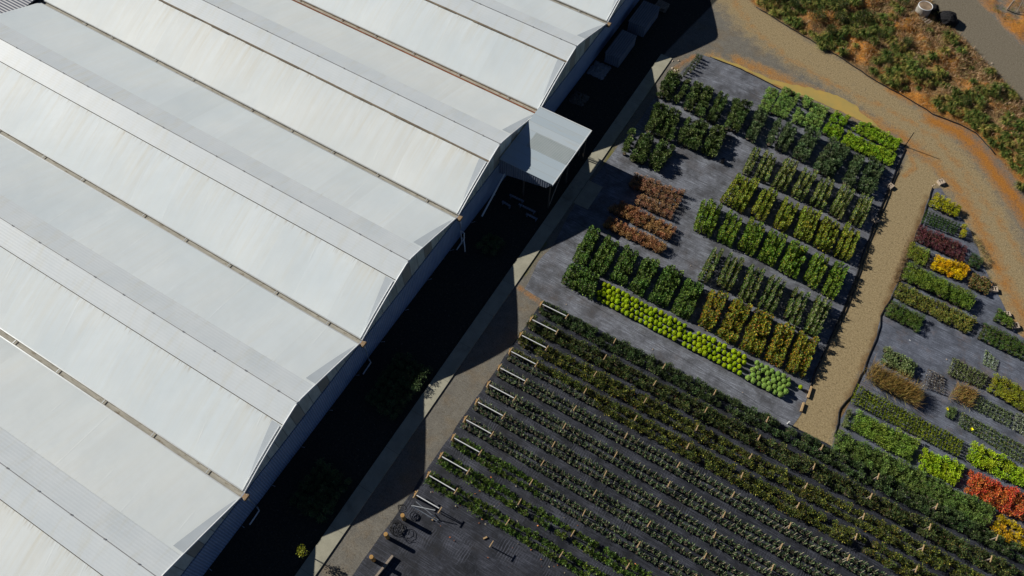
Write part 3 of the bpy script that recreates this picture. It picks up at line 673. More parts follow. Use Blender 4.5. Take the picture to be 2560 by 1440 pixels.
# staked rows A to D, evergreen row E, autumn blocks
YEL, GLD = (0.30, 0.24, 0.025), (0.36, 0.20, 0.02)
ROWS = [
 ('staked_sapling', 'slim staked sapling with thin foliage', 'sapling', variants(staked, 6, 200, 'staked_sapling', 0.14, 0.85, 62, (0.095, 0.140, 0.032), 0.4, [(YEL, .07), ((0.16, 0.18, .05), .2)], cane=0.95),
  [[(1855,425),(1875,434),(1900,384),(1880,374)], [(1882,437),(1920,452),(1944,398),(1908,385)], [(1928,458),(1968,476),(1993,420),(1958,406)], [(1975,481),(2013,499),(2038,447),(2002,428)], [(2022,502),(2062,520),(2085,462),(2048,447)], [(2072,525),(2104,545),(2136,483),(2100,468)], [(2122,545),(2158,566),(2180,504),(2148,492)]], 'row of saplings below the tall shrubs', .40, .28),
 ('golden_shrub', 'green shrub with yellowing leaves', 'shrub', variants(staked, 7, 220, 'golden_shrub', 0.16, 0.85, 85, (0.135, 0.185, 0.022), 0.4, [(YEL, .18), ((0.19, 0.22, .03), .25)]),
  [[(1803,497),(1860,527),(1895,463),(1840,442)], [(1874,532),(1915,550),(1942,494),(1903,476)], [(1931,558),(1970,576),(1998,520),(1955,503)], [(1983,583),(2025,602),(2048,545),(2003,527)], [(2033,606),(2075,628),(2100,570),(2055,550)], [(2082,630),(2126,650),(2150,588),(2107,570)]], 'row of yellowing shrubs', .40, .28),
 ('broadleaf_shrub', 'fresh green broad leaved shrub', 'shrub', variants(staked, 6, 240, 'broadleaf_shrub', 0.16, 0.85, 85, (0.100, 0.175, 0.020), 0.4, [(YEL, .05), ((0.17, 0.23, .03), .22)]),
  [[(1733,565),(1780,588),(1805,524),(1752,505)], [(1790,592),(1830,612),(1858,556),(1815,536)], [(1845,613),(1885,636),(1913,578),(1870,557)], [(1895,640),(1936,662),(1966,602),(1920,582)], [(1948,668),(1992,692),(2017,632),(1974,607)], [(2007,698),(2044,720),(2071,660),(2030,638)], [(2053,724),(2090,744),(2117,680),(2082,658)]], 'row of fresh green shrubs', .40, .28),
 ('cane_shrub', 'dark thin shrub tied to a cane', 'shrub', variants(staked, 6, 260, 'cane_shrub', 0.14, 0.85, 68, (0.070, 0.118, 0.026), 0.4, [((0.12, 0.15, .045), .25), (YEL, .03)], cane=1.05),
  [[(1742,690),(1772,704),(1806,640),(1778,624)], [(1790,703),(1830,724),(1858,662),(1815,642)], [(1845,735),(1882,754),(1910,690),(1870,668)], [(1893,758),(1936,780),(1965,716),(1920,697)], [(1955,793),(1995,815),(2022,747),(1980,727)], [(2008,820),(2044,840),(2080,766),(2037,747)]], 'row of dark caned shrubs', .40, .28),
 ('evergreen_shrub', 'dense dark evergreen shrub', 'shrub', variants(staked, 6, 280, 'evergreen_shrub', 0.21, 0.75, 120, (0.058, 0.110, 0.022), 0.5, [((0.13, 0.20, .035), .25)]),
  [[(1404,702),(1484,742),(1496,697),(1428,662)], [(1433,645),(1464,660),(1497,588),(1472,575)], [(1472,664),(1511,685),(1549,614),(1512,598)], [(1526,690),(1566,708),(1594,640),(1560,622)], [(1574,715),(1610,736),(1648,664),(1611,649)], [(1624,742),(1670,763),(1706,690),(1662,672)], [(1680,770),(1724,793),(1760,720),(1714,702)]], 'evergreen row above the lime balls', .37, .33),
 ('autumn_shrub', 'shrub turning orange and yellow', 'shrub', variants(staked, 8, 300, 'autumn_shrub', 0.21, 0.75, 110, (0.120, 0.160, 0.022), 0.4, [(YEL, .16), (GLD, .14), ((0.36, 0.13, .03), .07)]),
  [[(1748,803),(1780,822),(1820,745),(1772,735)], [(1794,832),(1840,853),(1875,775),(1830,757)], [(1850,862),(1904,884),(1929,801),(1886,780)], [(1911,890),(1955,912),(1984,829),(1942,808)], [(1966,918),(2012,937),(2042,858),(1995,835)]], 'autumn coloured row', .38, .33)]
ROWN = ['top sapling row', 'yellowing row', 'fresh green row', 'dark caned row', 'evergreen row above the lime balls', 'autumn row']
for (nm, desc, cat, mes, qs, grp, sx, sy), rn in zip(ROWS, ROWN):
    for i, q in enumerate(qs):
        plant_block(nm, mes, q, sx, sy, 0.75, f'{desc} in the {ORD[i]} block of the {rn}', cat, f'{grp} block {i+1}', sc=(0.85, 1.32), jit=.10, skip=.03)

# lime and pale balls
BL = variants(ball, 3, 320, 'ball_shrub', 0.178, (0.31, 0.42, 0.012)); BP = variants(ball, 3, 330, 'pale_ball_shrub', 0.180, (0.22, 0.34, 0.075))
def ball_rows(A, B, rowvec, n, rows, mes, nm, label, group, drop):
    for r_ in range(rows):
        for i in range(n):
            t = (i+0.5*(r_ % 2))/(n-.5)
            p = A.lerp(B, t)+rowvec*(r_/(rows-1))
            if R.random() < drop: continue
            o = link(nm, R.choice(mes), None, (p.x+R.uniform(-.04, .04), p.y+R.uniform(-.04, .04), .012), R.uniform(0, 6))
            s = R.uniform(.84, 1.12); o.scale = (s, s, s*R.uniform(.92, 1.05)); tag(o, label, 'ball shrub', group)
A, B = G(1511, 709, .38), G(1867, 894, .38); V4 = G(1491, 742, .38)-A
ball_rows(A, B, V4, 30, 4, BL, 'ball_shrub', 'clipped bright lime ball in the long block beside the bare grey strip', 'lime balls of the long block', .06)
A, B = G(1892, 906, .38), G(1978, 950, .38); V4 = G(1871, 944, .38)-A
ball_rows(A, B, V4, 7, 5, BP, 'pale_ball_shrub', 'clipped pale green ball in the short block after the lime balls', 'pale balls of the short block', .04)
p = G(2001, 968, .25); tag(link('ball_shrub', BL[0], None, (p.x, p.y, .012)), 'single small lime ball shrub standing alone by the gravel path', 'ball shrub').scale = (.8, .8, .8)

# brown beds half in the shelter's shadow
BRN = variants(bush, 5, 340, 'brown_shrub', 0.23, 0.62, 150, 0.08, 0.06, (0.33, 0.175, 0.075), 0.35, [((0.42, 0.26, 0.13), .35), ((0.12, 0.055, 0.03), .2)], stems=3)
RED = variants(bush, 5, 350, 'brown_shrub', 0.23, 0.62, 150, 0.07, 0.05, (0.27, 0.14, 0.075), 0.35, [((0.36, 0.22, 0.13), .35), ((0.10, 0.10, 0.03), .12)], stems=3)
for i, (q, ms) in enumerate([([(1570,462),(1692,520),(1712,482),(1590,432)], RED), ([(1585,506),(1678,549),(1692,520),(1604,483)], RED), ([(1520,525),(1672,600),(1692,570),(1555,505)], BRN), ([(1500,562),(1655,634),(1672,612),(1525,545)], BRN)]):
    plant_block('brown_shrub', ms, q, 0.36, 0.36, 0.6, f'leafless russet brown shrub in the {ORD[i]} brown strip from the top', 'shrub', f'russet strip {i+1}', jit=.2)

# right hand bed
def RB(nm, fn, seed, Q, sx, sy, ph, label, cat, group, nvar=4, **k):
    mes = variants(fn, nvar, seed, nm, **k)
    return plant_block(nm, mes, Q, sx, sy, ph, label, cat, group)
RB('lime_yellow_shrub', bush, 400, [(2320,512),(2390,543),(2403,520),(2338,480)], .42, .42, .6, 'acid yellow shrub at the pointed tip of the right hand bed', 'shrub', 'yellow shrubs at bed tip', r=.27, h=.62, n=140, L=.11, W=.06, base=(0.33, 0.30, 0.018), extra=[((0.22, 0.26, .02), .3)])
RB('lime_yellow_shrub', bush, 404, [(2394,587),(2412,595),(2417,570),(2403,557)], .40, .40, .55, 'acid yellow shrub in the tiny block by the gravel bend', 'shrub', 'yellow shrubs by the bend', r=.25, h=.58, n=130, L=.11, W=.06, base=(0.32, 0.27, 0.018), extra=[((0.20, 0.24, .02), .3)])
RB('burgundy_shrub', bush, 408, [(2283,596),(2408,655),(2418,618),(2297,563)], .38, .40, .5, 'dark burgundy shrub in the purple block of the right bed', 'shrub', 'burgundy shrubs', r=.24, h=.52, n=150, L=.09, W=.045, base=(0.085, 0.022, 0.028), spread=.45, extra=[((0.15, 0.05, .05), .25), ((.04, .05, .02), .1)])
RB('olive_shrub', bush, 412, [(2265,640),(2310,665),(2325,632),(2277,606)], .38, .40, .5, 'olive green shrub in the small block beside the golden block', 'shrub', 'olive shrubs', r=.24, h=.5, n=150, L=.09, W=.05, base=(0.15, 0.20, 0.025), extra=[((.25, .20, .03), .12)])
RB('golden_dwarf_shrub', bush, 416, [(2325,672),(2406,700),(2426,670),(2337,637)], .40, .40, .45, 'brilliant golden yellow shrub in the golden block of the right bed', 'shrub', 'golden dwarf shrubs', r=.26, h=.46, n=160, L=.10, W=.06, base=(0.55, 0.36, 0.012), spread=.25, extra=[((.36, .22, .01), .2)])
RB('dark_conifer', bush, 420, [(2418,660),(2447,675),(2458,648),(2430,634)], .34, .36, .5, 'dark conifer in the small corner block right of the burgundy block', 'conifer', 'dark conifers in corner', r=.22, h=.52, n=150, L=.07, W=.04, base=(0.035, 0.070, 0.018))
RB('bronze_shrub', bush, 424, [(2420,714),(2468,738),(2478,700),(2430,682)], .38, .40, .45, 'bronze and green shrub in the block beside the upper concrete block', 'shrub', 'bronze shrubs', r=.24, h=.46, n=130, L=.10, W=.06, base=(0.085, 0.10, 0.025), extra=[((.26, .13, .05), .3), ((.17, .16, .10), .15)])
RB('loose_conifer', bush, 428, [(2254,695),(2422,774),(2438,742),(2266,655)], .40, .42, .6, 'loose mid green conifer in the long block below the golden block', 'conifer', 'loose conifers', r=.27, h=.65, n=150, L=.15, W=.045, base=(0.095, 0.150, 0.022), extra=[((.18, .23, .03), .25)])
RB('speckled_shrub', bush, 432, [(2232,740),(2418,834),(2444,802),(2248,706)], .38, .38, .45, 'yellow speckled green shrub in the longest block of the right bed middle', 'shrub', 'speckled shrubs', r=.24, h=.46, n=140, L=.08, W=.055, base=(0.13, 0.16, 0.03), extra=[((.30, .24, .05), .25), ((.05, .08, .02), .15)])
RB('deep_green_shrub', bush, 436, [(2212,787),(2296,828),(2312,796),(2226,750)], .36, .38, .55, 'deep green shrub in the short block on the mat edge by the hose', 'shrub', 'deep green shrubs', r=.24, h=.58, n=150, L=.09, W=.04, base=(0.065, 0.105, 0.018))
RB('dark_conifer', bush, 440, [(2444,846),(2580,908),(2590,870),(2459,805)], .34, .36, .5, 'dark upright conifer in the block at the right edge of the photo', 'conifer', 'dark conifers at right edge', r=.20, h=.52, n=140, L=.07, W=.04, base=(0.050, 0.090, 0.014))
RB('green_shrub', bush, 444, [(2475,798),(2532,824),(2524,795),(2500,770)], .38, .40, .45, 'mid green shrub in the triangle beside the lower concrete blocks', 'shrub', 'green triangle shrubs', r=.24, h=.46, n=140, L=.09, W=.05, base=(0.075, 0.130, 0.02))
RB('sage_shrub', bush, 448, [(2203,905),(2276,947),(2292,912),(2208,866)], .42, .44, .5, 'sage green leafy shrub behind the brown grass clump', 'shrub', 'sage shrubs', r=.27, h=.55, n=110, L=.14, W=.07, base=(0.13, 0.175, 0.065), extra=[((.20, .24, .11), .3)])
RB('yellow_green_shrub', bush, 452, [(2467,975),(2600,1055),(2605,1000),(2484,935)], .40, .42, .45, 'yellow green shrub in the block at the right edge above the grey mat strip', 'shrub', 'yellow green shrubs at right edge', r=.26, h=.48, n=150, L=.09, W=.05, base=(0.22, 0.23, 0.02), extra=[((.13, .17, .02), .3)])
RB('flowering_herb', bush, 456, [(2362,1040),(2384,1049),(2391,1023),(2371,1014)], .32, .34, .3, 'green herb in the tiny block with one yellow flower', 'herb', 'tiny herb block', r=.2, h=.32, n=90, L=.10, W=.04, base=(0.10, 0.155, 0.05))
RB('grey_green_shrub', bush, 460, [(2098,1062),(2117,1068),(2134,1031),(2115,1022)], .36, .38, .35, 'speckled grey green shrub in the little block by the hose bend', 'shrub', 'little grey green block', r=.22, h=.38, n=110, L=.08, W=.05, base=(0.13, 0.16, 0.055))
RB('bright_green_shrub', bush, 464, [(2126,1070),(2276,1153),(2297,1104),(2141,1030)], .38, .42, .5, 'bright green leafy shrub in the block above the long dark hedge', 'shrub', 'bright green shrubs', r=.26, h=.55, n=150, L=.11, W=.06, base=(0.125, 0.195, 0.030), extra=[((.20, .28, .045), .3)])
RB('hedge_shrub', bush, 470, [(2082,1120),(2457,1320),(2492,1275),(2096,1078)], .40, .44, .6, 'mid green hedging shrub in the long strip next to the trellis rows', 'shrub', 'long hedge strip', r=.28, h=.65, n=150, L=.12, W=.06, base=(0.085, 0.135, 0.032), extra=[((.14, .20, .045), .25)])
RB('apple_green_shrub', bush, 474, [(2296,1172),(2388,1212),(2410,1166),(2305,1118)], .42, .44, .5, 'apple green shrub in the block left of the scarlet block', 'shrub', 'apple green shrubs left', r=.27, h=.52, n=140, L=.11, W=.07, base=(0.21, 0.31, 0.015), extra=[((.30, .39, .03), .3)])
RB('apple_green_shrub', bush, 478, [(2412,1152),(2575,1228),(2590,1185),(2431,1105)], .42, .44, .5, 'apple green shrub in the block above the scarlet block', 'shrub', 'apple green shrubs above', r=.27, h=.52, n=140, L=.11, W=.07, base=(0.21, 0.31, 0.015), extra=[((.30, .39, .03), .3)])
RB('scarlet_shrub', bush, 482, [(2410,1227),(2560,1305),(2590,1246),(2426,1178)], .42, .44, .6, 'flame red autumn shrub in the scarlet block at the right edge', 'shrub', 'scarlet shrubs', r=.28, h=.62, n=160, L=.11, W=.065, base=(0.46, 0.085, 0.035), spread=.35, extra=[((.48, .18, .04), .35), ((.20, .07, .03), .18), ((.14, .14, .04), .05)])
RB('mustard_shrub', bush, 486, [(2474,1332),(2590,1392),(2605,1345),(2495,1285)], .42, .44, .5, 'mustard yellow shrub in the block below the scarlet block', 'shrub', 'mustard shrubs', r=.27, h=.52, n=160, L=.10, W=.055, base=(0.42, 0.27, 0.012), extra=[((.28, .20, .01), .25)])
def carpet(name, Q, h, dens, L, W, base, label, seed, spread=.35, extra=(), rowsx=None, tall=0.0, blade=False):
    """close planted tray stock that reads as one mass"""
    rs = np.random.RandomState(seed); BLc, BRc, TRc, TLc = [np.array(G(a, b, h*.6)) for a, b in Q]
    area = np.linalg.norm(BRc-BLc)*np.linalg.norm(TLc-BLc); n = int(area*dens)
    u, t = rs.rand(n), rs.rand(n)
    if rowsx:
        nu, nt_ = max(1, int(np.linalg.norm(BRc-BLc)/rowsx)), max(1, int(np.linalg.norm(TLc-BLc)/rowsx))
        u = (np.floor(u*nu)+.5+np.clip(rs.normal(0, .2, n), -.45, .45))/nu; t = (np.floor(t*nt_)+.5+np.clip(rs.normal(0, .2, n), -.45, .45))/nt_
    Pp = (BLc[None]*(1-u)[:, None]+BRc[None]*u[:, None])*(1-t)[:, None]+(TLc[None]*(1-u)[:, None]+TRc[None]*u[:, None])*t[:, None]
    hh = h*(0.35+0.65*rs.rand(n)**.6); hh *= 1+0.25*np.sin(Pp[:, 0]*3.1+Pp[:, 1]*2.3)*np.sin(Pp[:, 1]*4.1)
    Pp[:, 2] = np.maximum(.03, hh)
    d = np.tile([[0., 0, 1.]], (n, 1)); 
    if blade: Pp[:, 2] = .03+rs.rand(n)*h*.35; d = d+rs.normal(0, .25, (n, 3)); L = h
    V, Fq = leaves(Pp, d, L, W, rs, 0.3 if blade else 0.7)
    o = link(name, fol_mesh(name, V, Fq, pal(base, spread, n, rs, extra), LEAF)); tag(o, label, 'plant block', None, 'stuff'); return o
carpet('conifer_bed', [(2302,558),(2384,588),(2402,563),(2313,525)], .35, 900, .08, .05, (0.030, 0.068, 0.016), 'close planted blackish green dwarf conifers between the yellow and burgundy blocks', 500, rowsx=.22)
carpet('conifer_hedging_bed', [(2124,1006),(2395,1144),(2410,1102),(2141,960)], .40, 900, .08, .05, (0.085, 0.115, 0.010), 'long dark olive band of close planted young conifers in neat lines', 501, rowsx=.24, extra=[((.15, .16, .012), .25)])
carpet('grey_leaf_bed', [(2304,966),(2360,988),(2360,940),(2318,922)], .25, 700, .09, .035, (0.15, 0.13, 0.10), 'small grey brown patch of fine leaved pots beside the wispy grass', 502, extra=[((.08, .06, .05), .3), ((.30, .30, .28), .15)], rowsx=.2)
carpet('green_herb_bed', [(2365,936),(2455,972),(2472,940),(2380,892)], .25, 800, .10, .05, (0.11, 0.145, 0.05), 'grey green carpet of small leafy pots left of the pale seed trays', 503, extra=[((.22, .24, .16), .2)], rowsx=.25)
carpet('lower_herb_bed', [(2430,1022),(2522,1070),(2532,1032),(2446,990)], .22, 800, .10, .045, (0.10, 0.13, 0.055), 'grey green carpet of pots right of the russet twigs', 504, extra=[((.2, .22, .16), .2)], rowsx=.25)
carpet('edge_herb_bed', [(2526,1072),(2600,1112),(2605,1065),(2538,1030)], .22, 800, .10, .045, (0.12, 0.15, 0.08), 'pale grey green carpet of pots cut by the right edge of the photo', 505, extra=[((.24, .26, .2), .25)], rowsx=.25)
carpet('flat_herb_bed', [(2392,1062),(2600,1192),(2610,1140),(2402,1028)], .20, 800, .10, .04, (0.075, 0.105, 0.03), 'long flat strip of low dark green pots above the apple green block', 506, extra=[((.2, .22, .16), .12), ((.12, .09, .04), .1)], rowsx=.25)
carpet('seed_tray_bed', [(2453,910),(2490,929),(2497,905),(2463,872)], .08, 900, .07, .05, (0.28, 0.32, 0.27), 'small pale block of silvery seedlings in trays', 507, extra=[((.16, .24, .04), .3)], rowsx=.22)
carpet('wispy_grass_bed', [(2166,946),(2288,1010),(2304,974),(2182,908)], .85, 700, .6, .018, (0.26, 0.165, 0.05), 'tall wispy brown ornamental grass clump on the mat', 508, extra=[((.33, .24, .08), .3), ((.17, .16, .04), .2)], blade=True)
carpet('russet_twig_bed', [(2372,992),(2430,1016),(2442,976),(2396,957)], .5, 700, .35, .016, (0.30, 0.16, 0.06), 'russet twiggy patch between the grey beds', 509, extra=[((.22, .20, .06), .3)], blade=True)
carpet('dead_weed_strip', [(2228,700),(2250,705),(2292,600),(2268,600)], .25, 300, .2, .02, (0.17, 0.11, 0.07), 'dry brown weeds along the hose edge of the right bed', 510, blade=True)
carpet('verge_weed_strip', [(2430,600),(2470,660),(2478,650),(2440,590)], .3, 250, .25, .02, (0.20, 0.16, 0.06), 'thin straw weeds along the gravel bend beside the right bed', 511, blade=True)

# trellis rows
GLOSS = variants(bush, 6, 600, 'glossy_shrub', 0.20, 0.55, 75, 0.15, 0.07, (0.060, 0.105, 0.018), 0.4, [((0.16, 0.21, .035), .18)], mat=LEAFG, lift=0.4)
HEDG = variants(bush, 6, 620, 'row_hedge_shrub', 0.30, 0.85, 190, 0.12, 0.06, (0.036, 0.062, 0.022), 0.55, [((0.10, 0.14, .045), .2)], lift=0.4)
BRON = variants(bush, 6, 630, 'row_bronze_shrub', 0.28, 0.82, 175, 0.12, 0.06, (0.040, 0.062, 0.020), 0.55, [((0.13, 0.14, .035), .2), ((0.13, 0.06, .03), .05)], lift=0.4)
YELR = variants(bush, 6, 640, 'row_yellow_shrub', 0.27, 0.80, 150, 0.12, 0.06, (0.055, 0.075, 0.018), 0.55, [((0.19, 0.19, .03), .20), ((0.22, 0.12, .02), .03)], lift=0.4)
def seedling_parts(seed):
    rs = np.random.RandomState(seed); n = 50
    t = rs.rand(n); a = rs.uniform(0, 6.28, n); q = 0.16*(1.1-.6*t)*rs.rand(n)**.5
    P_ = np.stack([q*np.cos(a), q*np.sin(a), .22+.36*t], 1)
    V, Fq = leaves(P_, np.stack([np.cos(a), np.sin(a), .6+0*a], 1), .13, .042, rs, .4)
    c = pal((0.034, 0.062, 0.026), .55, n, rs, [((0.12, .17, .075), .25)])
    fo = fol_mesh('foliage', V, Fq, c, LEAF)
    b = potmb(.15, .24); b.tube([(0, 0, .2), (.01, 0, .5)], .01, 4, 1)
    po = mesh('pot', b.v, b.f, POTM, b.m)
    k = MB(); k.tube([(.04, 0, .2), (.04+rs.uniform(-.07, .07), rs.uniform(-.07, .07), 1.02)], .014, 4); cn = mesh('cane', k.v, k.f, [M['cane']])
    allm = fol_mesh('potted_seedlings', V, Fq, c, LEAF, _merge(b, k), POTM+(M['cane'],))
    return po, fo, cn, (V, Fq, c, _merge(b, k))
def _merge(b, k):
    o = MB(); o.v, o.f, o.m = list(b.v), list(b.f), list(b.m); o.add(k.v, k.f, 2); return o
SEED = [seedling_parts(660+i) for i in range(6)]
ROWY = lambda k: 21.86-1.462*k
ROWA = [0.016, 0.015, 0.014, 0.014, 0.014, 0.013, 0.013, 0.013, 0.013, 0.012, 0.012, 0.012]
seed_spots = []
RN = ['first', 'second', 'third', 'fourth', 'fifth', 'sixth', 'seventh', 'eighth', 'ninth', 'tenth', 'eleventh']
def rowpt(k, d): return 8.55+d, ROWY(k)+d*ROWA[k]
for k in range(11):
    for s in (-1, 1):
        d = 0.05
        while d < 40:
            x, y = rowpt(k, d); y += s*(0.30 if k < 4 else 0.27)+R.uniform(-.03, .03)
            if inframe(x, y, .4, 30):
                if k == 0: kind = ('row_hedge_shrub', HEDG, 'dense dark green shrub in the trellis row nearest the bare grey strip', 'first trellis row shrubs')
                elif k == 1: kind = ('row_bronze_shrub', BRON, 'dark bronze tinged shrub in the second trellis row from the bare strip', 'second trellis row shrubs')
                elif k in (2, 3) and not (k == 3 and s < 0 and d < 7): kind = ('row_yellow_shrub', YELR, f'yellow green shrub in the {RN[k]} trellis row from the bare strip', f'{RN[k]} trellis row shrubs')
                elif k >= 9 or (k == 8 and d < 6.5): kind = ('glossy_shrub', GLOSS, f'glossy leaved shrub in the {RN[k]} trellis row, near the empty black mat', f'{RN[k]} trellis row glossy shrubs')
                else: kind = None
                if kind is None: seed_spots.append((x, y, k))
                elif R.random() > .04:
                    o = link(kind[0], R.choice(kind[1]), None, (x, y, .01), R.uniform(0, 6.28)); sc_ = R.uniform(.75, 1.2); o.scale = (sc_, sc_, sc_*R.uniform(.85, 1.1))
                    tag(o, kind[2], 'shrub', kind[3])
            d += 0.40 if (k >= 4) else 0.37
seed_spots.sort(key=lambda q: (q[0]-CAM[0])**2+(q[1]-CAM[1])**2)
for x, y, k in seed_spots[:298]:
    po, fo, cn, _ = R.choice(SEED); e = empty('potted_seedling', (x, y, .01), R.uniform(0, 6.28)); s = R.uniform(.85, 1.15)
    link('pot', po, e); f = link('foliage', fo, e); f.scale = (s, s, s); link('cane', cn, e)
    tag(e, f'sparse caned seedling in a black pot, {RN[k]} trellis row from the bare strip', 'seedling', f'{RN[k]} trellis row seedlings')
Vs, Fs, Cs, ex = [], [], [], MB(); nb = 0
for x, y, k in seed_spots[298:]:
    V, Fq, c, mb = R.choice(SEED)[3]; a = R.uniform(0, 6.28); ca_, sa_ = math.cos(a), math.sin(a)
    rot = np.array([[ca_, sa_, 0], [-sa_, ca_, 0], [0, 0, 1]]); s = R.uniform(.85, 1.15)
    Vs.append((V*s)@rot+np.array([x, y, .01])); Fs.append(Fq+nb); nb += len(V); Cs.append(c)
    vv = np.array(mb.v)@rot+np.array([x, y, .01]); bb = len(ex.v)
    ex.v += [tuple(q) for q in vv]; ex.f += [tuple(i+bb for i in q) for q in mb.f]; ex.m += mb.m
if Vs:
    o = link('seedling_rows', fol_mesh('seedling_rows', np.vstack(Vs), np.vstack(Fs), np.vstack(Cs), LEAF, ex, POTM+(M['cane'],)))
    tag(o, 'more distant sparse potted seedlings filling the middle trellis rows', 'seedlings', None, 'stuff')
# timber T posts with their cross bars, white braces at each row end
def t_post(x, y, h, label, group, bar=0.46, th=0.065, rz=0.0):
    e = empty('trellis_post', (x, y, 0), rz); tag(e, label, 'trellis post', group)
    b = MB(); b.box((0, 0, h/2), (th, th, h)); b.build('upright', M['timber_old'], e)
    b = MB(); b.box((0.0, 0, h+.035), (0.05, bar, 0.06)); b.build('crossbar', M['timber'], e)
    return e
for k in range(12):
    L = 'empty trellis row on the black mat' if k == 11 else f'{RN[k]} trellis row from the bare strip'
    x, y = 8.5, ROWY(k)
    e = empty('row_end_post', (x, y, 0)); tag(e, f'stout timber end post closing the {L}', 'post', 'trellis end posts')
    b = MB(); b.tube([(0, 0, 0), (0, 0, .86)], .085, 9); b.build('upright', M['post'], e)
    b = MB(); b.box((0.02, 0, .92), (.06, .56, .07)); b.build('crossbar', M['timber'], e)
    b = MB(); b.box((-.10, .16, .60), (.06, .10, .35)); b.build('side_cleat', M['post'], e)
    xb, yb = rowpt(k, 2.0) if k < 11 else (10.3, y+.03)
    b = MB(); b.tube([(x+.12, y-.02, .92), (xb, yb, .96)], .033, 7); o = b.build('brace_pipe', M['white'])
    tag(o, f'pale metal brace pipe at the end of the {L}', 'pipe', 'row end brace pipes')
    j = 0
    for d in ([2.05+3.82*i for i in range(11)] if k < 11 else [1.9, 5.75]):
        xx, yy = rowpt(k, d) if k < 11 else (8.5+d, ROWY(11)-.02*d)
        if not inframe(xx, yy, .9, 10): continue
        t_post(xx, yy, .90, f'timber T post in the {L}', f'T posts of trellis row {k+1}', rz=R.uniform(-.06, .06))
# loose pipes, posts, hose coil and beam on the empty black mat
def pipe(a, b, za, zb, r, m, name, label, cat, grp=None):
    A, B = G(*a, za), G(*b, zb); t = MB(); t.tube([A, B], r, 8); return tag(t.build(name, m), label, cat, grp)
pipe((1031,1264),(1088,1276), .85, .9, .03, M['galv'], 'loose_pipe', 'upper loose metal pipe lying across the empty trellis end', 'pipe')
pipe((1040,1254),(1096,1300), .8, .12, .03, M['galv'], 'loose_pipe', 'steeply slanting loose metal pipe crossing the others', 'pipe')
pipe((1029,1264),(1093,1303), .8, .10, .034, M['galv'], 'loose_pipe', 'lowest loose metal pipe with a pale cap by the hose coil', 'pipe')
for (a, lab) in (((964, 1335), 'round timber post standing near the hose coil'), ((928, 1392), 'round timber post standing beside the grey beam'), ((1006, 1288), 'round timber post wrapped in black hose, behind the coil')):
    p = G(*a, 1.12); b = MB(); b.tube([(0, 0, 0), (0, 0, 1.12)], .13, 12); tag(b.build('timber_post', M['post'], None, (p.x, p.y, 0)), lab, 'post')
def coil(c, r, n, name, label, z=.02, th=.016, wob=.12):
    b = MB(); pts = []; tot = n*20
    for i in range(tot):
        a = 2*math.pi*i/20; q = r*(0.55+0.45*R.random()**.5) if False else r*(0.62+.30*math.sin(i*.037+1)+R.uniform(-.10, .10))
        pts.append((c.x+q*math.cos(a)+R.uniform(-.01, .01)+wob*math.sin(i*.05), c.y+q*math.sin(a)*.9, z+.010*i/3+R.uniform(0, .02)))
    b.tube(pts, th, 5); return tag(b.build(name, M['hose'], smooth=True), label, 'hose')
coil(G(990, 1320), .52, 9, 'hose_coil', 'tangled coil of black irrigation hose on the edge of the mat')
coil(G(1004, 1272, .3), .30, 5, 'hose_coil', 'smaller loop of black hose hung round the wrapped post', z=.45)
A, B = G(971, 1402, .3), G(936, 1446, .3); d = B-A
b = MB(); b.box((0, 0, .15), (d.length+.8, .14, .30)); tag(b.build('timber_beam', M['timber_old'], None, ((A.x+B.x)/2, (A.y+B.y)/2, .02), math.atan2(d.y, d.x)), 'grey squared timber beam on edge across the mat corner', 'beam')
for (a, lab) in (((1213, 1345), 'short wooden offcut on the black mat near a T post'), ((1084, 1298), 'pale plastic cap lying by the loose pipes')):
    p = G(*a); b = MB(); b.box((0, 0, .05), (.26, .10, .09)); tag(b.build('wood_offcut', M['timber'], None, (p.x, p.y, .01), R.uniform(.6, 1.2)), lab, 'offcut')
# fallen leaves
rs = np.random.RandomState(77); LP = []
for i in range(150):
    k = R.choice([8, 9, 9, 10, 10, 11]); x, y = rowpt(min(k, 11), R.uniform(.5, 26)); LP.append((x, y-.72+R.uniform(-.35, .35), .03))
V, Fq = leaves(np.array(LP), np.tile([[1., 0, .15]], (len(LP), 1)), .12, .09, rs, .6)
tag(link('fallen_leaves', fol_mesh('fallen_leaves', V, Fq, pal((.45, .17, .06), .4, len(LP), rs, [((.3, .27, .2), .3)]), LEAF)), 'scattered orange fallen leaves between the glossy rows', 'leaves', None, 'stuff')

# ------------------------------------------------------------------ hoses and kerb bits
def hose(L, name, label, r=.035, z=.05, wob=.04):
    pts = [G(a, b) for a, b in L]; out = []
    for a, b in zip(pts[:-1], pts[1:]):
        n = max(2, int((b-a).length/.6))
        for i in range(n):
            p = a.lerp(b, i/n); out.append((p.x+R.uniform(-wob, wob), p.y+R.uniform(-wob, wob), HZ(p.x, p.y)+z))
    b = MB(); b.tube(out, r, 6); return tag(b.build(name, M['hose'], smooth=True), label, 'hose')
HE = [(2262,372),(2240,425),(2228,455),(2205,512),(2186,560),(2165,612),(2140,690),(2110,770),(2068,862),(2052,900),(2030,950),(2012,1000)]
hose(HE, 'irrigation_hose', 'black irrigation hose along the path edge of the middle bed', .05)
hose([(a+6, b+4) for a, b in HE[1:9]], 'irrigation_hose', 'second thinner black hose doubled beside the middle bed edge', .035, .04)
hose([(2331,470),(2322,500),(2308,545),(2293,580),(2272,635),(2255,680),(2243,715),(2228,748),(2212,768),(2202,790),(2200,815),(2190,850),(2172,892),(2160,925),(2145,955),(2128,990),(2100,1020),(2095,1045),(2092,1070),(2080,1116)], 'irrigation_hose', 'black irrigation hose edging the right hand bed along the path', .05)
hose(HOSE_BANK[1:-2], 'irrigation_hose', 'long dark pipe following the foot of the clay bank', .045, .06, .05)
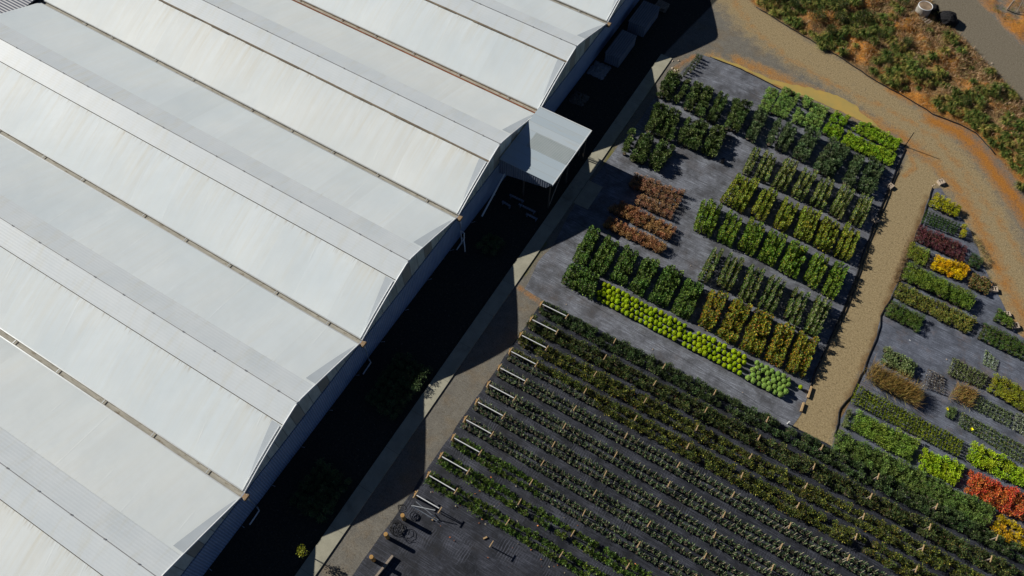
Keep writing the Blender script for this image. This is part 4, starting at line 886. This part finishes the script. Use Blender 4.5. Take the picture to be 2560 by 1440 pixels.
hose([(1775,143),(1850,172),(1925,210),(2010,254),(2080,290),(2150,322),(2225,352),(2258,368)], 'mat_edge_board', 'dark edging along the top of the middle bed beside the puddle', .05, .03, .02)
hose([(2470,330),(2510,336),(2600,338)], 'irrigation_hose', 'short black pipe end on the bank beside a bright tussock', .04, .1)
def cblock(px, py, lab, rz=.3, s=1.0):
    p = G(px, py, .1); b = MB()
    for y in (-.17, .17): b.box((0, y, .11), (.44, .06, .22))
    for x in (-.19, 0, .19): b.box((x, 0, .11), (.06, .276, .218))
    o = b.build('concrete_block', M['block'], None, (p.x, p.y, .012), rz); o.scale = (s, s, s); tag(o, lab, 'block')
cblock(2226, 466, 'hollow concrete block on the hose at the top of the path', 1.2)
cblock(2190, 551, 'hollow concrete block lower down the path edge', .9)
cblock(2484, 724, 'hollow concrete block beside the bronze shrubs', .4, 1.1)
cblock(2517, 786, 'hollow concrete block above the green triangle', .6, 1.0)
cblock(2537, 815, 'hollow concrete block lowest on the right, by the gravel bend', .6, 1.1)
cblock(2352, 456, 'concrete block at the very tip of the right bed', .9, 1.1)
for (a, b_, lab) in (((2001, 1030), (2008, 1008), 'short pale timber board edging the bare strip by the path'), ((2018, 996), (2027, 968), 'dark timber board edging the strip above the pale board')):
    A, B = G(*a), G(*b_); d = B-A; b = MB(); b.box((0, 0, .09), (d.length, .12, .18)); tag(b.build('edging_board', M['timber'] if 'pale' in lab else M['timber_old'], None, (*((A+B)/2)[:2], .012), math.atan2(d.y, d.x)), lab, 'board')
p = G(1972, 1056, .3); b = MB(); b.tube([(0, 0, 0), (0, 0, .45)], .05, 8); tag(b.build('marker_peg', M['white'], None, (p.x, p.y, 0)), 'short white peg where the path meets the trellis rows', 'peg')
p = G(1805, 407); b = MB(); b.tube([(0, 0, 0), (0, 0, .45)], .13, 10, r2=.16); tag(b.build('marker_bin', M['pot'], None, (p.x, p.y, .01)), 'lone dark pot standing on the grey walkway', 'pot')
p = G(2262, 366); b = MB(); b.tube([(0, 0, 0), (-.05, -.02, 1.75)], .035, 7); tag(b.build('steel_stake', M['hose'], None, (p.x, p.y, 0)), 'thin dark stake standing at the far corner of the middle bed', 'stake')
for nm, px, py in (('yellow_flower', 2369, 1022), ('yellow_flower', 2430, 1073)):
    p = G(px, py, .4); rs = np.random.RandomState(px); V, Fq = leaves(np.zeros((14, 3)), np.array([[math.cos(i*.45), math.sin(i*.45), .25] for i in range(14)]), .12, .07, rs, .1)
    tag(link(nm, fol_mesh(nm, V, Fq, pal((.75, .55, .01), .1, 14, rs), LEAF), None, (p.x, p.y, .38)), 'yellow bloom above the tiny herb block' if py < 1050 else 'yellow bloom on the flat herb strip', 'flower')

for i in range(16):
    (a, b_) = R.choice([(R.uniform(1560, 1640), R.uniform(470, 520)), (R.uniform(1700, 2100), 0), (R.uniform(2240, 2500), 0), (R.uniform(1350, 1900), 1)])
    if b_ == 0: b_ = (a-1700)*.56+R.choice([545, 650, 770]) if a < 2150 else 830+(a-2240)*.52+R.uniform(-12, 12)
    elif b_ == 1: b_ = 700+(a-1350)*.56+R.uniform(-6, 30)
    p = G(a, b_); lb = MB(); lb.box((0, 0, .03), (R.uniform(.06, .12), R.uniform(.03, .06), .03))
    tag(lb.build('plant_label', M['white'] if R.random() < .6 else M['block'], None, (p.x, p.y, .02), R.uniform(0, 3)), 'small pale tag or scrap lying on the weed mat between the plant blocks', 'tag', 'pale scraps on the mats')

# ------------------------------------------------------------------ shaded lane beside the gable
A, B = G(1235, 421, 1.9), G(1186, 534, .35)
b = MB(); b.tube([(0.55, A.y, 1.9), (.65, B.y, .5)], .07, 8); tag(b.build('drain_pipe', M['white']), 'long white pipe leaning along the gable wall left of the lean-to', 'pipe')
b = MB(); b.tube([(.5, 23.6, .05), (.5, 23.6, 1.9), (.95, 23.4, 2.1), (.95, 23.3, 1.2), (1.2, 23.0, 1.0), (1.2, 23.0, .3)], .045, 7); tag(b.build('bent_pipe', M['white']), 'bent white standpipe rising against the gable by a gutter end', 'pipe')
for i, (x, y, l) in enumerate(((2.0, 29.3, 1.3), (3.2, 28.9, 1.5), (3.9, 28.4, 1.0), (1.6, 28.4, .8))):
    b = MB(); b.box((0, 0, .35), (l, .16, .06))
    for q in (-1, 1): b.box((q*l*.4, 0, .17), (.06, .14, .31))
    tag(b.build('trestle_bench', M['dark_sheet'], None, (x, y, .01), R.uniform(-.1, .1)), ['metal bench nearest the gable under the lean-to edge', 'long metal bench in the middle of the lean-to shade', 'metal bench at the outer corner of the lean-to shade', 'short metal bench in front of the lean-to'][i], 'bench')
for i, (x, y, sx, sy, z) in enumerate(((1.60, 48.1, 1.5, 3.4, 1.05), (1.7, 52.6, 1.7, 3.2, 1.1))):
    e = empty('side_shed', (x, y, 0)); tag(e, ['small flat roofed grey shed against the gable in deep shade', 'second flat roofed shed further up against the gable, at the photo edge'][i], 'shed')
    b = MB(); b.box((0, 0, z/2), (sx-.1, sy-.1, z)); b.build('wall', M['dark_sheet'], e)
    b = MB(); b.box((0, 0, z+.03), (sx, sy, .05)); b.build('roof', M['grey_sheet'], e)
for i in range(5):
    b = MB()
    for j in range(5): b.box((0, -.4+.2*j, .06), (1.1, .11, .03))
    for j in (-1, 0, 1): b.box((j*.45, 0, .02), (.08, .95, .05))
    tag(b.build('timber_pallet', M['timber_old'], None, (2.3+R.uniform(-.05, .05), 55.4+R.uniform(-.05, .05), .02+.10*i), R.uniform(-.1, .1)), 'grey pallet in the low stack beyond the sheds' if i < 4 else 'topmost grey pallet of the stack beyond the sheds', 'pallet', 'stacked pallets' if i < 4 else None)
def crumple(c, rx, ry, h, seed, name, m, label, cat):
    rs = np.random.RandomState(seed); n = 14; v = []; f = []
    for i in range(n):
        for j in range(n):
            u, t = i/(n-1)*2-1, j/(n-1)*2-1; rr = max(abs(u), abs(t))
            v.append((c[0]+u*rx+rs.normal(0, .05), c[1]+t*ry+rs.normal(0, .05), .02+max(0, h*(1-rr)*rs.uniform(.3, 1.0))))
    for i in range(n-1):
        for j in range(n-1): f.append((i*n+j, (i+1)*n+j, (i+1)*n+j+1, i*n+j+1))
    return tag(link(name, mesh(name, v, f, [m])), label, cat)
M['twigs'] = plain('twiggy_heap', (0.10, 0.10, 0.09), 0.9, 0.1, 0, 0.5, 9)
crumple((1.0, 45.3), .8, .9, .5, 5, 'plastic_heap', M['plastic'], 'crumpled clear plastic sheeting heaped by the gable wall in shade', 'plastic sheet')
crumple((1.1, 41.4), .7, .7, .7, 8, 'twig_heap', M['twigs'], 'pale twiggy heap against the wall right behind the lean-to', 'heap')
SHD = variants(bush, 4, 700, 'shade_shrub', .34, .7, 130, .14, .07, (0.060, 0.10, 0.04), .35)
for x0, y0, nx_, ny_, lab, g in ((2.0, 24.0, 3, 3, 'dim green shrub in the small square patch by the gable', 'small shaded patch'), (2.0, 9.5, 5, 8, 'dim green shrub in the shaded block between gable and concrete path', 'shaded block by the gable'), (2.0, 1.5, 5, 6, 'dim dark shrub in the lower shaded block near the photo bottom', 'lower shaded block')):
    for i in range(nx_):
        for j in range(ny_):
            o = link('shade_shrub', R.choice(SHD), None, (x0+i*.55+R.uniform(-.08, .08), y0+j*.55+R.uniform(-.08, .08), .02), R.uniform(0, 6)); s = R.uniform(.8, 1.1); o.scale = (s, s, s); tag(o, lab, 'shrub', g)
YB = bush('yellow_bush', np.random.RandomState(730), .36, 1.8, 140, .16, .09, (0.14, 0.15, 0.02), .4, [((.3, .27, .03), .3)], pot=False, z0=.8, stems=4)
p = G(757, 1378, 1.3); tag(link('yellow_bush', YB, None, (p.x, p.y, 0)), 'solitary yellow green bush catching the sun beside the concrete path', 'bush')

# ------------------------------------------------------------------ clay bank
TUS = variants(spiky, 5, 750, 'grass_tussock', .55, .55, 130, (0.050, 0.080, 0.016), .4, [((.16, .15, .04), .25)])
TUSY = variants(spiky, 4, 760, 'grass_tussock', .50, .48, 120, (0.115, 0.125, 0.026), .4, [((.25, .18, .06), .3)])
bp = A_BANK; lo, hi = bp.min(0), bp.max(0); n_t = 0; tries = 0; placed = []
while n_t < 295 and tries < 20000:
    tries += 1; q = np.array([[R.uniform(lo[0], hi[0]), R.uniform(lo[1], hi[1])]])
    d = sdpoly(q, bp)[0]
    if d < .35 or not inframe(q[0][0], q[0][1], .3, 30): continue
    dh = dseg(q, pxline(HOSE_BANK))[0]
    if lump(q, .75, 21)[0]+.35*R.uniform(-1, 1) < -.05: continue
    if R.random() > math.exp(-max(0, dh-3.2)/2.6)+.035: continue
    if any((q[0][0]-a)**2+(q[0][1]-b_)**2 < .16 for a, b_ in placed): continue
    placed.append((q[0][0], q[0][1])); yel = R.random() < .35
    o = link('grass_tussock', R.choice(TUSY if yel else TUS), None, (q[0][0], q[0][1], HZ(*q[0])-.03), R.uniform(0, 6)); s = R.uniform(.7, 1.5); o.scale = (s, s, s*R.uniform(.8, 1.1))
    tag(o, 'straw tipped yellowish tussock growing on the orange clay bank' if yel else 'dark green arching tussock growing on the orange clay bank', 'tussock', 'yellowish bank tussocks' if yel else 'green bank tussocks'); n_t += 1
for px, py, lab in ((2500, 318, 'bright green spiky tussock alone on bare clay at the right edge'), (2052, 122, 'dark tussock standing on the gravel outside the bank pipe'), (2545, 470, 'dark tussock on the bare orange clay by the bend')):
    p = G(px, py); o = link('grass_tussock', TUS[0], None, (p.x, p.y, HZ(p.x, p.y)), 1.0); o.scale = (1.2, 1.2, 1.1); tag(o, lab, 'tussock')
WB = variants(bush, 4, 770, 'wild_bush', .85, 1.2, 520, .17, .07, (0.040, 0.062, 0.016), .4, [((.12, .12, .03), .25)], pot=False, stems=5)
for i, (px, py, s, lab) in enumerate(((2040, 50, 1.0, 'dark wild bush on the bank left of the big one'), (2155, 50, 1.25, 'biggest dark wild bush on the bank with a deep shadow'), (2100, 20, .9, 'wild bush at the top edge behind the big one'), (2260, 10, .8, 'wild bush just left of the round tank'), (2260, 110, .7, 'small wild bush in the middle of the dry grass'), (1985, 15, .8, 'wild bush at the top edge of the bank near the pipe'), (2410, 255, .7, 'green wild bush low on the right of the bank'), (2075, 85, .8, 'wild bush close to the bank pipe below the dark pair'), (2095, 60, .9, 'wild bush between the left dark bush and the biggest one'), (1945, 0, .8, 'wild bush at the top edge furthest left on the bank'), (2195, 95, .7, 'wild bush in the shade of the biggest one'), (2220, 160, .6, 'low wild bush half way down the bank'))):
    p = G(px, py, .5); o = link('wild_bush', WB[i % 4], None, (p.x, p.y, HZ(p.x, p.y)-.05), R.uniform(0, 6)); o.scale = (s, s, s); tag(o, lab, 'bush')
rs = np.random.RandomState(81); n = 42000
q = rs.uniform(lo, hi, (n*4, 2)); d = sdpoly(q, bp); dh = dseg(q, pxline(HOSE_BANK))
keep = (d > .15) & (rs.rand(len(q)) < np.clip(.25+.2*lump(q, 1.1, 9)+.12*np.minimum(dh, 5), 0.03, 1)); q = q[keep][:n]
zq = np.clip(sdpoly(q, A_BANK)/2.5, 0, 1)**1.5*0.55*(1+0.35*lump(q, .9, 3))+np.clip(sdpoly(q, A_BANK), 0, 1)*.10*lump(q, 2.1, 5)
Pq = np.column_stack([q, zq]); dd = np.tile([[0, 0, .6]], (len(q), 1))
V, Fq = leaves(Pq, dd, .42, .026, rs, .8)
tag(link('dry_grass', fol_mesh('dry_grass', V, Fq, pal((.30, .20, .095), .45, len(q), rs, [((.15, .15, .04), .28), ((.44, .31, .19), .25)]), LEAF)), 'dry straw coloured grass covering the bank', 'grass', None, 'stuff')
q = rs.uniform(A_FAR.min(0), A_FAR.max(0), (9000, 2)); q = q[(sdpoly(q, A_FAR) > .5) & (lump(q, .9, 12) > .1)]
V, Fq = leaves(np.column_stack([q, 0*q[:, 0]+.12]), np.tile([[0, 0, .6]], (len(q), 1)), .4, .035, rs, .8)
tag(link('verge_grass', fol_mesh('verge_grass', V, Fq, pal((.16, .13, .05), .4, len(q), rs, [((.08, .10, .03), .35)]), LEAF)), 'thin weedy grass on the far orange verge', 'grass', None, 'stuff')
# round tank, slatted rack and netting heap
p = G(2305, 30, .5); e = empty('water_tank', (p.x, p.y, HZ(p.x, p.y))); tag(e, 'round pale water tank with a dirty lid beside the upper road', 'tank')
b = MB(); b.tube([(0, 0, -.1), (0, 0, .75)], .66, 28); b.build('shell', M['tank'], e, smooth=False)
b = MB(); b.tube([(0, 0, .755), (0, 0, .79)], .58, 26); b.build('lid', M['tanktop'], e)
b = MB(); b.tube([(.63*math.cos(2*math.pi*i/28), .63*math.sin(2*math.pi*i/28), .77) for i in range(28)], .04, 6, closed=True); b.build('rim', M['white'], e, smooth=True)
p = G(2310, 38); b = MB()
for i in range(8): b.box((-.95+.27*i, 0, .10), (.16, .7, .06))
b.box((0, -.28, .05), (2.1, .08, .05)); b.box((0, .28, .05), (2.1, .08, .05))
q_ = G(2308, 36); tag(b.build('slatted_rack', M['timber_old'], None, (q_.x-.1, q_.y-1.05, HZ(q_.x, q_.y)+.05), -.42), 'weathered slatted rack lying in front of the round tank', 'pallet')
rs = np.random.RandomState(91); b = MB(); m = 20; vv = []; ff = []
for i in range(9):
    t = math.pi/2*i/8
    for j in range(m):
        a = 2*math.pi*j/m; k = 1+.10*math.sin(3*a+i)+rs.uniform(-.07, .07)
        vv.append((1.0*math.cos(t)*math.cos(a)*k, .95*math.cos(t)*math.sin(a)*k, 1.0*math.sin(t)**.8*(1+rs.uniform(-.05, .05))))
for i in range(8):
    for j in range(m): ff.append((i*m+j, i*m+(j+1) % m, (i+1)*m+(j+1) % m, (i+1)*m+j))
b.add(vv, ff); p = G(2368, 48, .3); tag(b.build('netting_heap', M['net'], None, (p.x, p.y, HZ(p.x, p.y)-.05)), 'rounded heap of dark netting beside the tank, throwing a black shadow', 'heap')
b = MB(); b.add([(v_[0]*.5, v_[1]*.45, v_[2]*.75) for v_ in vv], ff); p = G(2332, 26, .3); tag(b.build('netting_heap', M['net'], None, (p.x, p.y, HZ(p.x, p.y)-.03)), 'smaller dark bundle wedged between tank and netting heap', 'heap')
for (a, b_, lab) in (((2518, 24), (2536, 0), 'weathered fence post leaning at the top right verge'), ((2542, 30), (2562, -8), 'second thinner fence post beside the leaning one')):
    A, B = G(*a, .1), G(*b_, 1.3); b = MB(); b.tube([A, B], .08 if 'leaning at' in lab else .035, 7); tag(b.build('fence_post', M['timber_old']), lab, 'fence post')
# stones and litter
for i in range(26):
    px, py = R.choice([(R.uniform(2390, 2520), R.uniform(70, 260)), (R.uniform(2060, 2110), R.uniform(95, 140)), (R.uniform(1680, 1700), R.uniform(150, 220)), (R.uniform(2330, 2370), R.uniform(450, 465))])
    p = G(px, py); rs = np.random.RandomState(i); s = R.uniform(.05, .13); d = sph(40, rs)
    import bmesh
    bm = bmesh.new(); bmesh.ops.create_icosphere(bm, subdivisions=2, radius=s)
    for v_ in bm.verts: v_.co *= 1+rs.uniform(-.18, .18); v_.co.z *= .7
    me = bpy.data.meshes.new('stone'); bm.to_mesh(me); bm.free(); me.materials.append(M['block'])
    tag(link('stone', me, None, (p.x, p.y, HZ(p.x, p.y)+s*.3), R.uniform(0, 6)), 'small pale stone lying on the dirt at the edge of a track or bed', 'stone', 'loose pale stones')

# ------------------------------------------------------------------ camera, sun, sky
cam = bpy.data.cameras.new('camera'); co = bpy.data.objects.new('camera', cam); col.objects.link(co)
cam.sensor_width = 36.0; cam.lens = F_PX/2560*36.0; cam.clip_end = 2000; cam.clip_start = 0.5
mt = Matrix(((RT[0], UP[0], -FW[0], CAM[0]), (RT[1], UP[1], -FW[1], CAM[1]), (RT[2], UP[2], -FW[2], CAM[2]), (0, 0, 0, 1)))
co.matrix_world = mt; sc.camera = co
sl = bpy.data.lights.new('sun', 'SUN'); so = bpy.data.objects.new('sun', sl); col.objects.link(so)
sl.energy = 5.0; sl.angle = math.radians(0.5); sl.color = (1.0, 0.95, 0.86)
so.rotation_euler = SUN.to_track_quat('-Z', 'Y').to_euler()
w = bpy.data.worlds.new('World'); sc.world = w; w.use_nodes = True
nt = w.node_tree; bg = nt.nodes['Background']; sky = nt.nodes.new('ShaderNodeTexSky')
sky.sky_type = 'NISHITA'; sky.sun_disc = False
to = -SUN.normalized()
sky.sun_elevation = math.asin(to.z); sky.sun_rotation = math.atan2(to.x, to.y)
sky.altitude = 3500; sky.air_density = 0.6; sky.dust_density = 0.2; sky.ozone_density = 2.0
nt.links.new(sky.outputs[0], bg.inputs[0]); bg.inputs[1].default_value = 0.05
vs = sc.view_settings; vs.view_transform = 'Standard'; vs.look = 'None'; vs.exposure = 0.05; vs.gamma = 1.0
sc.cycles.max_bounces = 5; sc.cycles.diffuse_bounces = 2; sc.cycles.glossy_bounces = 2
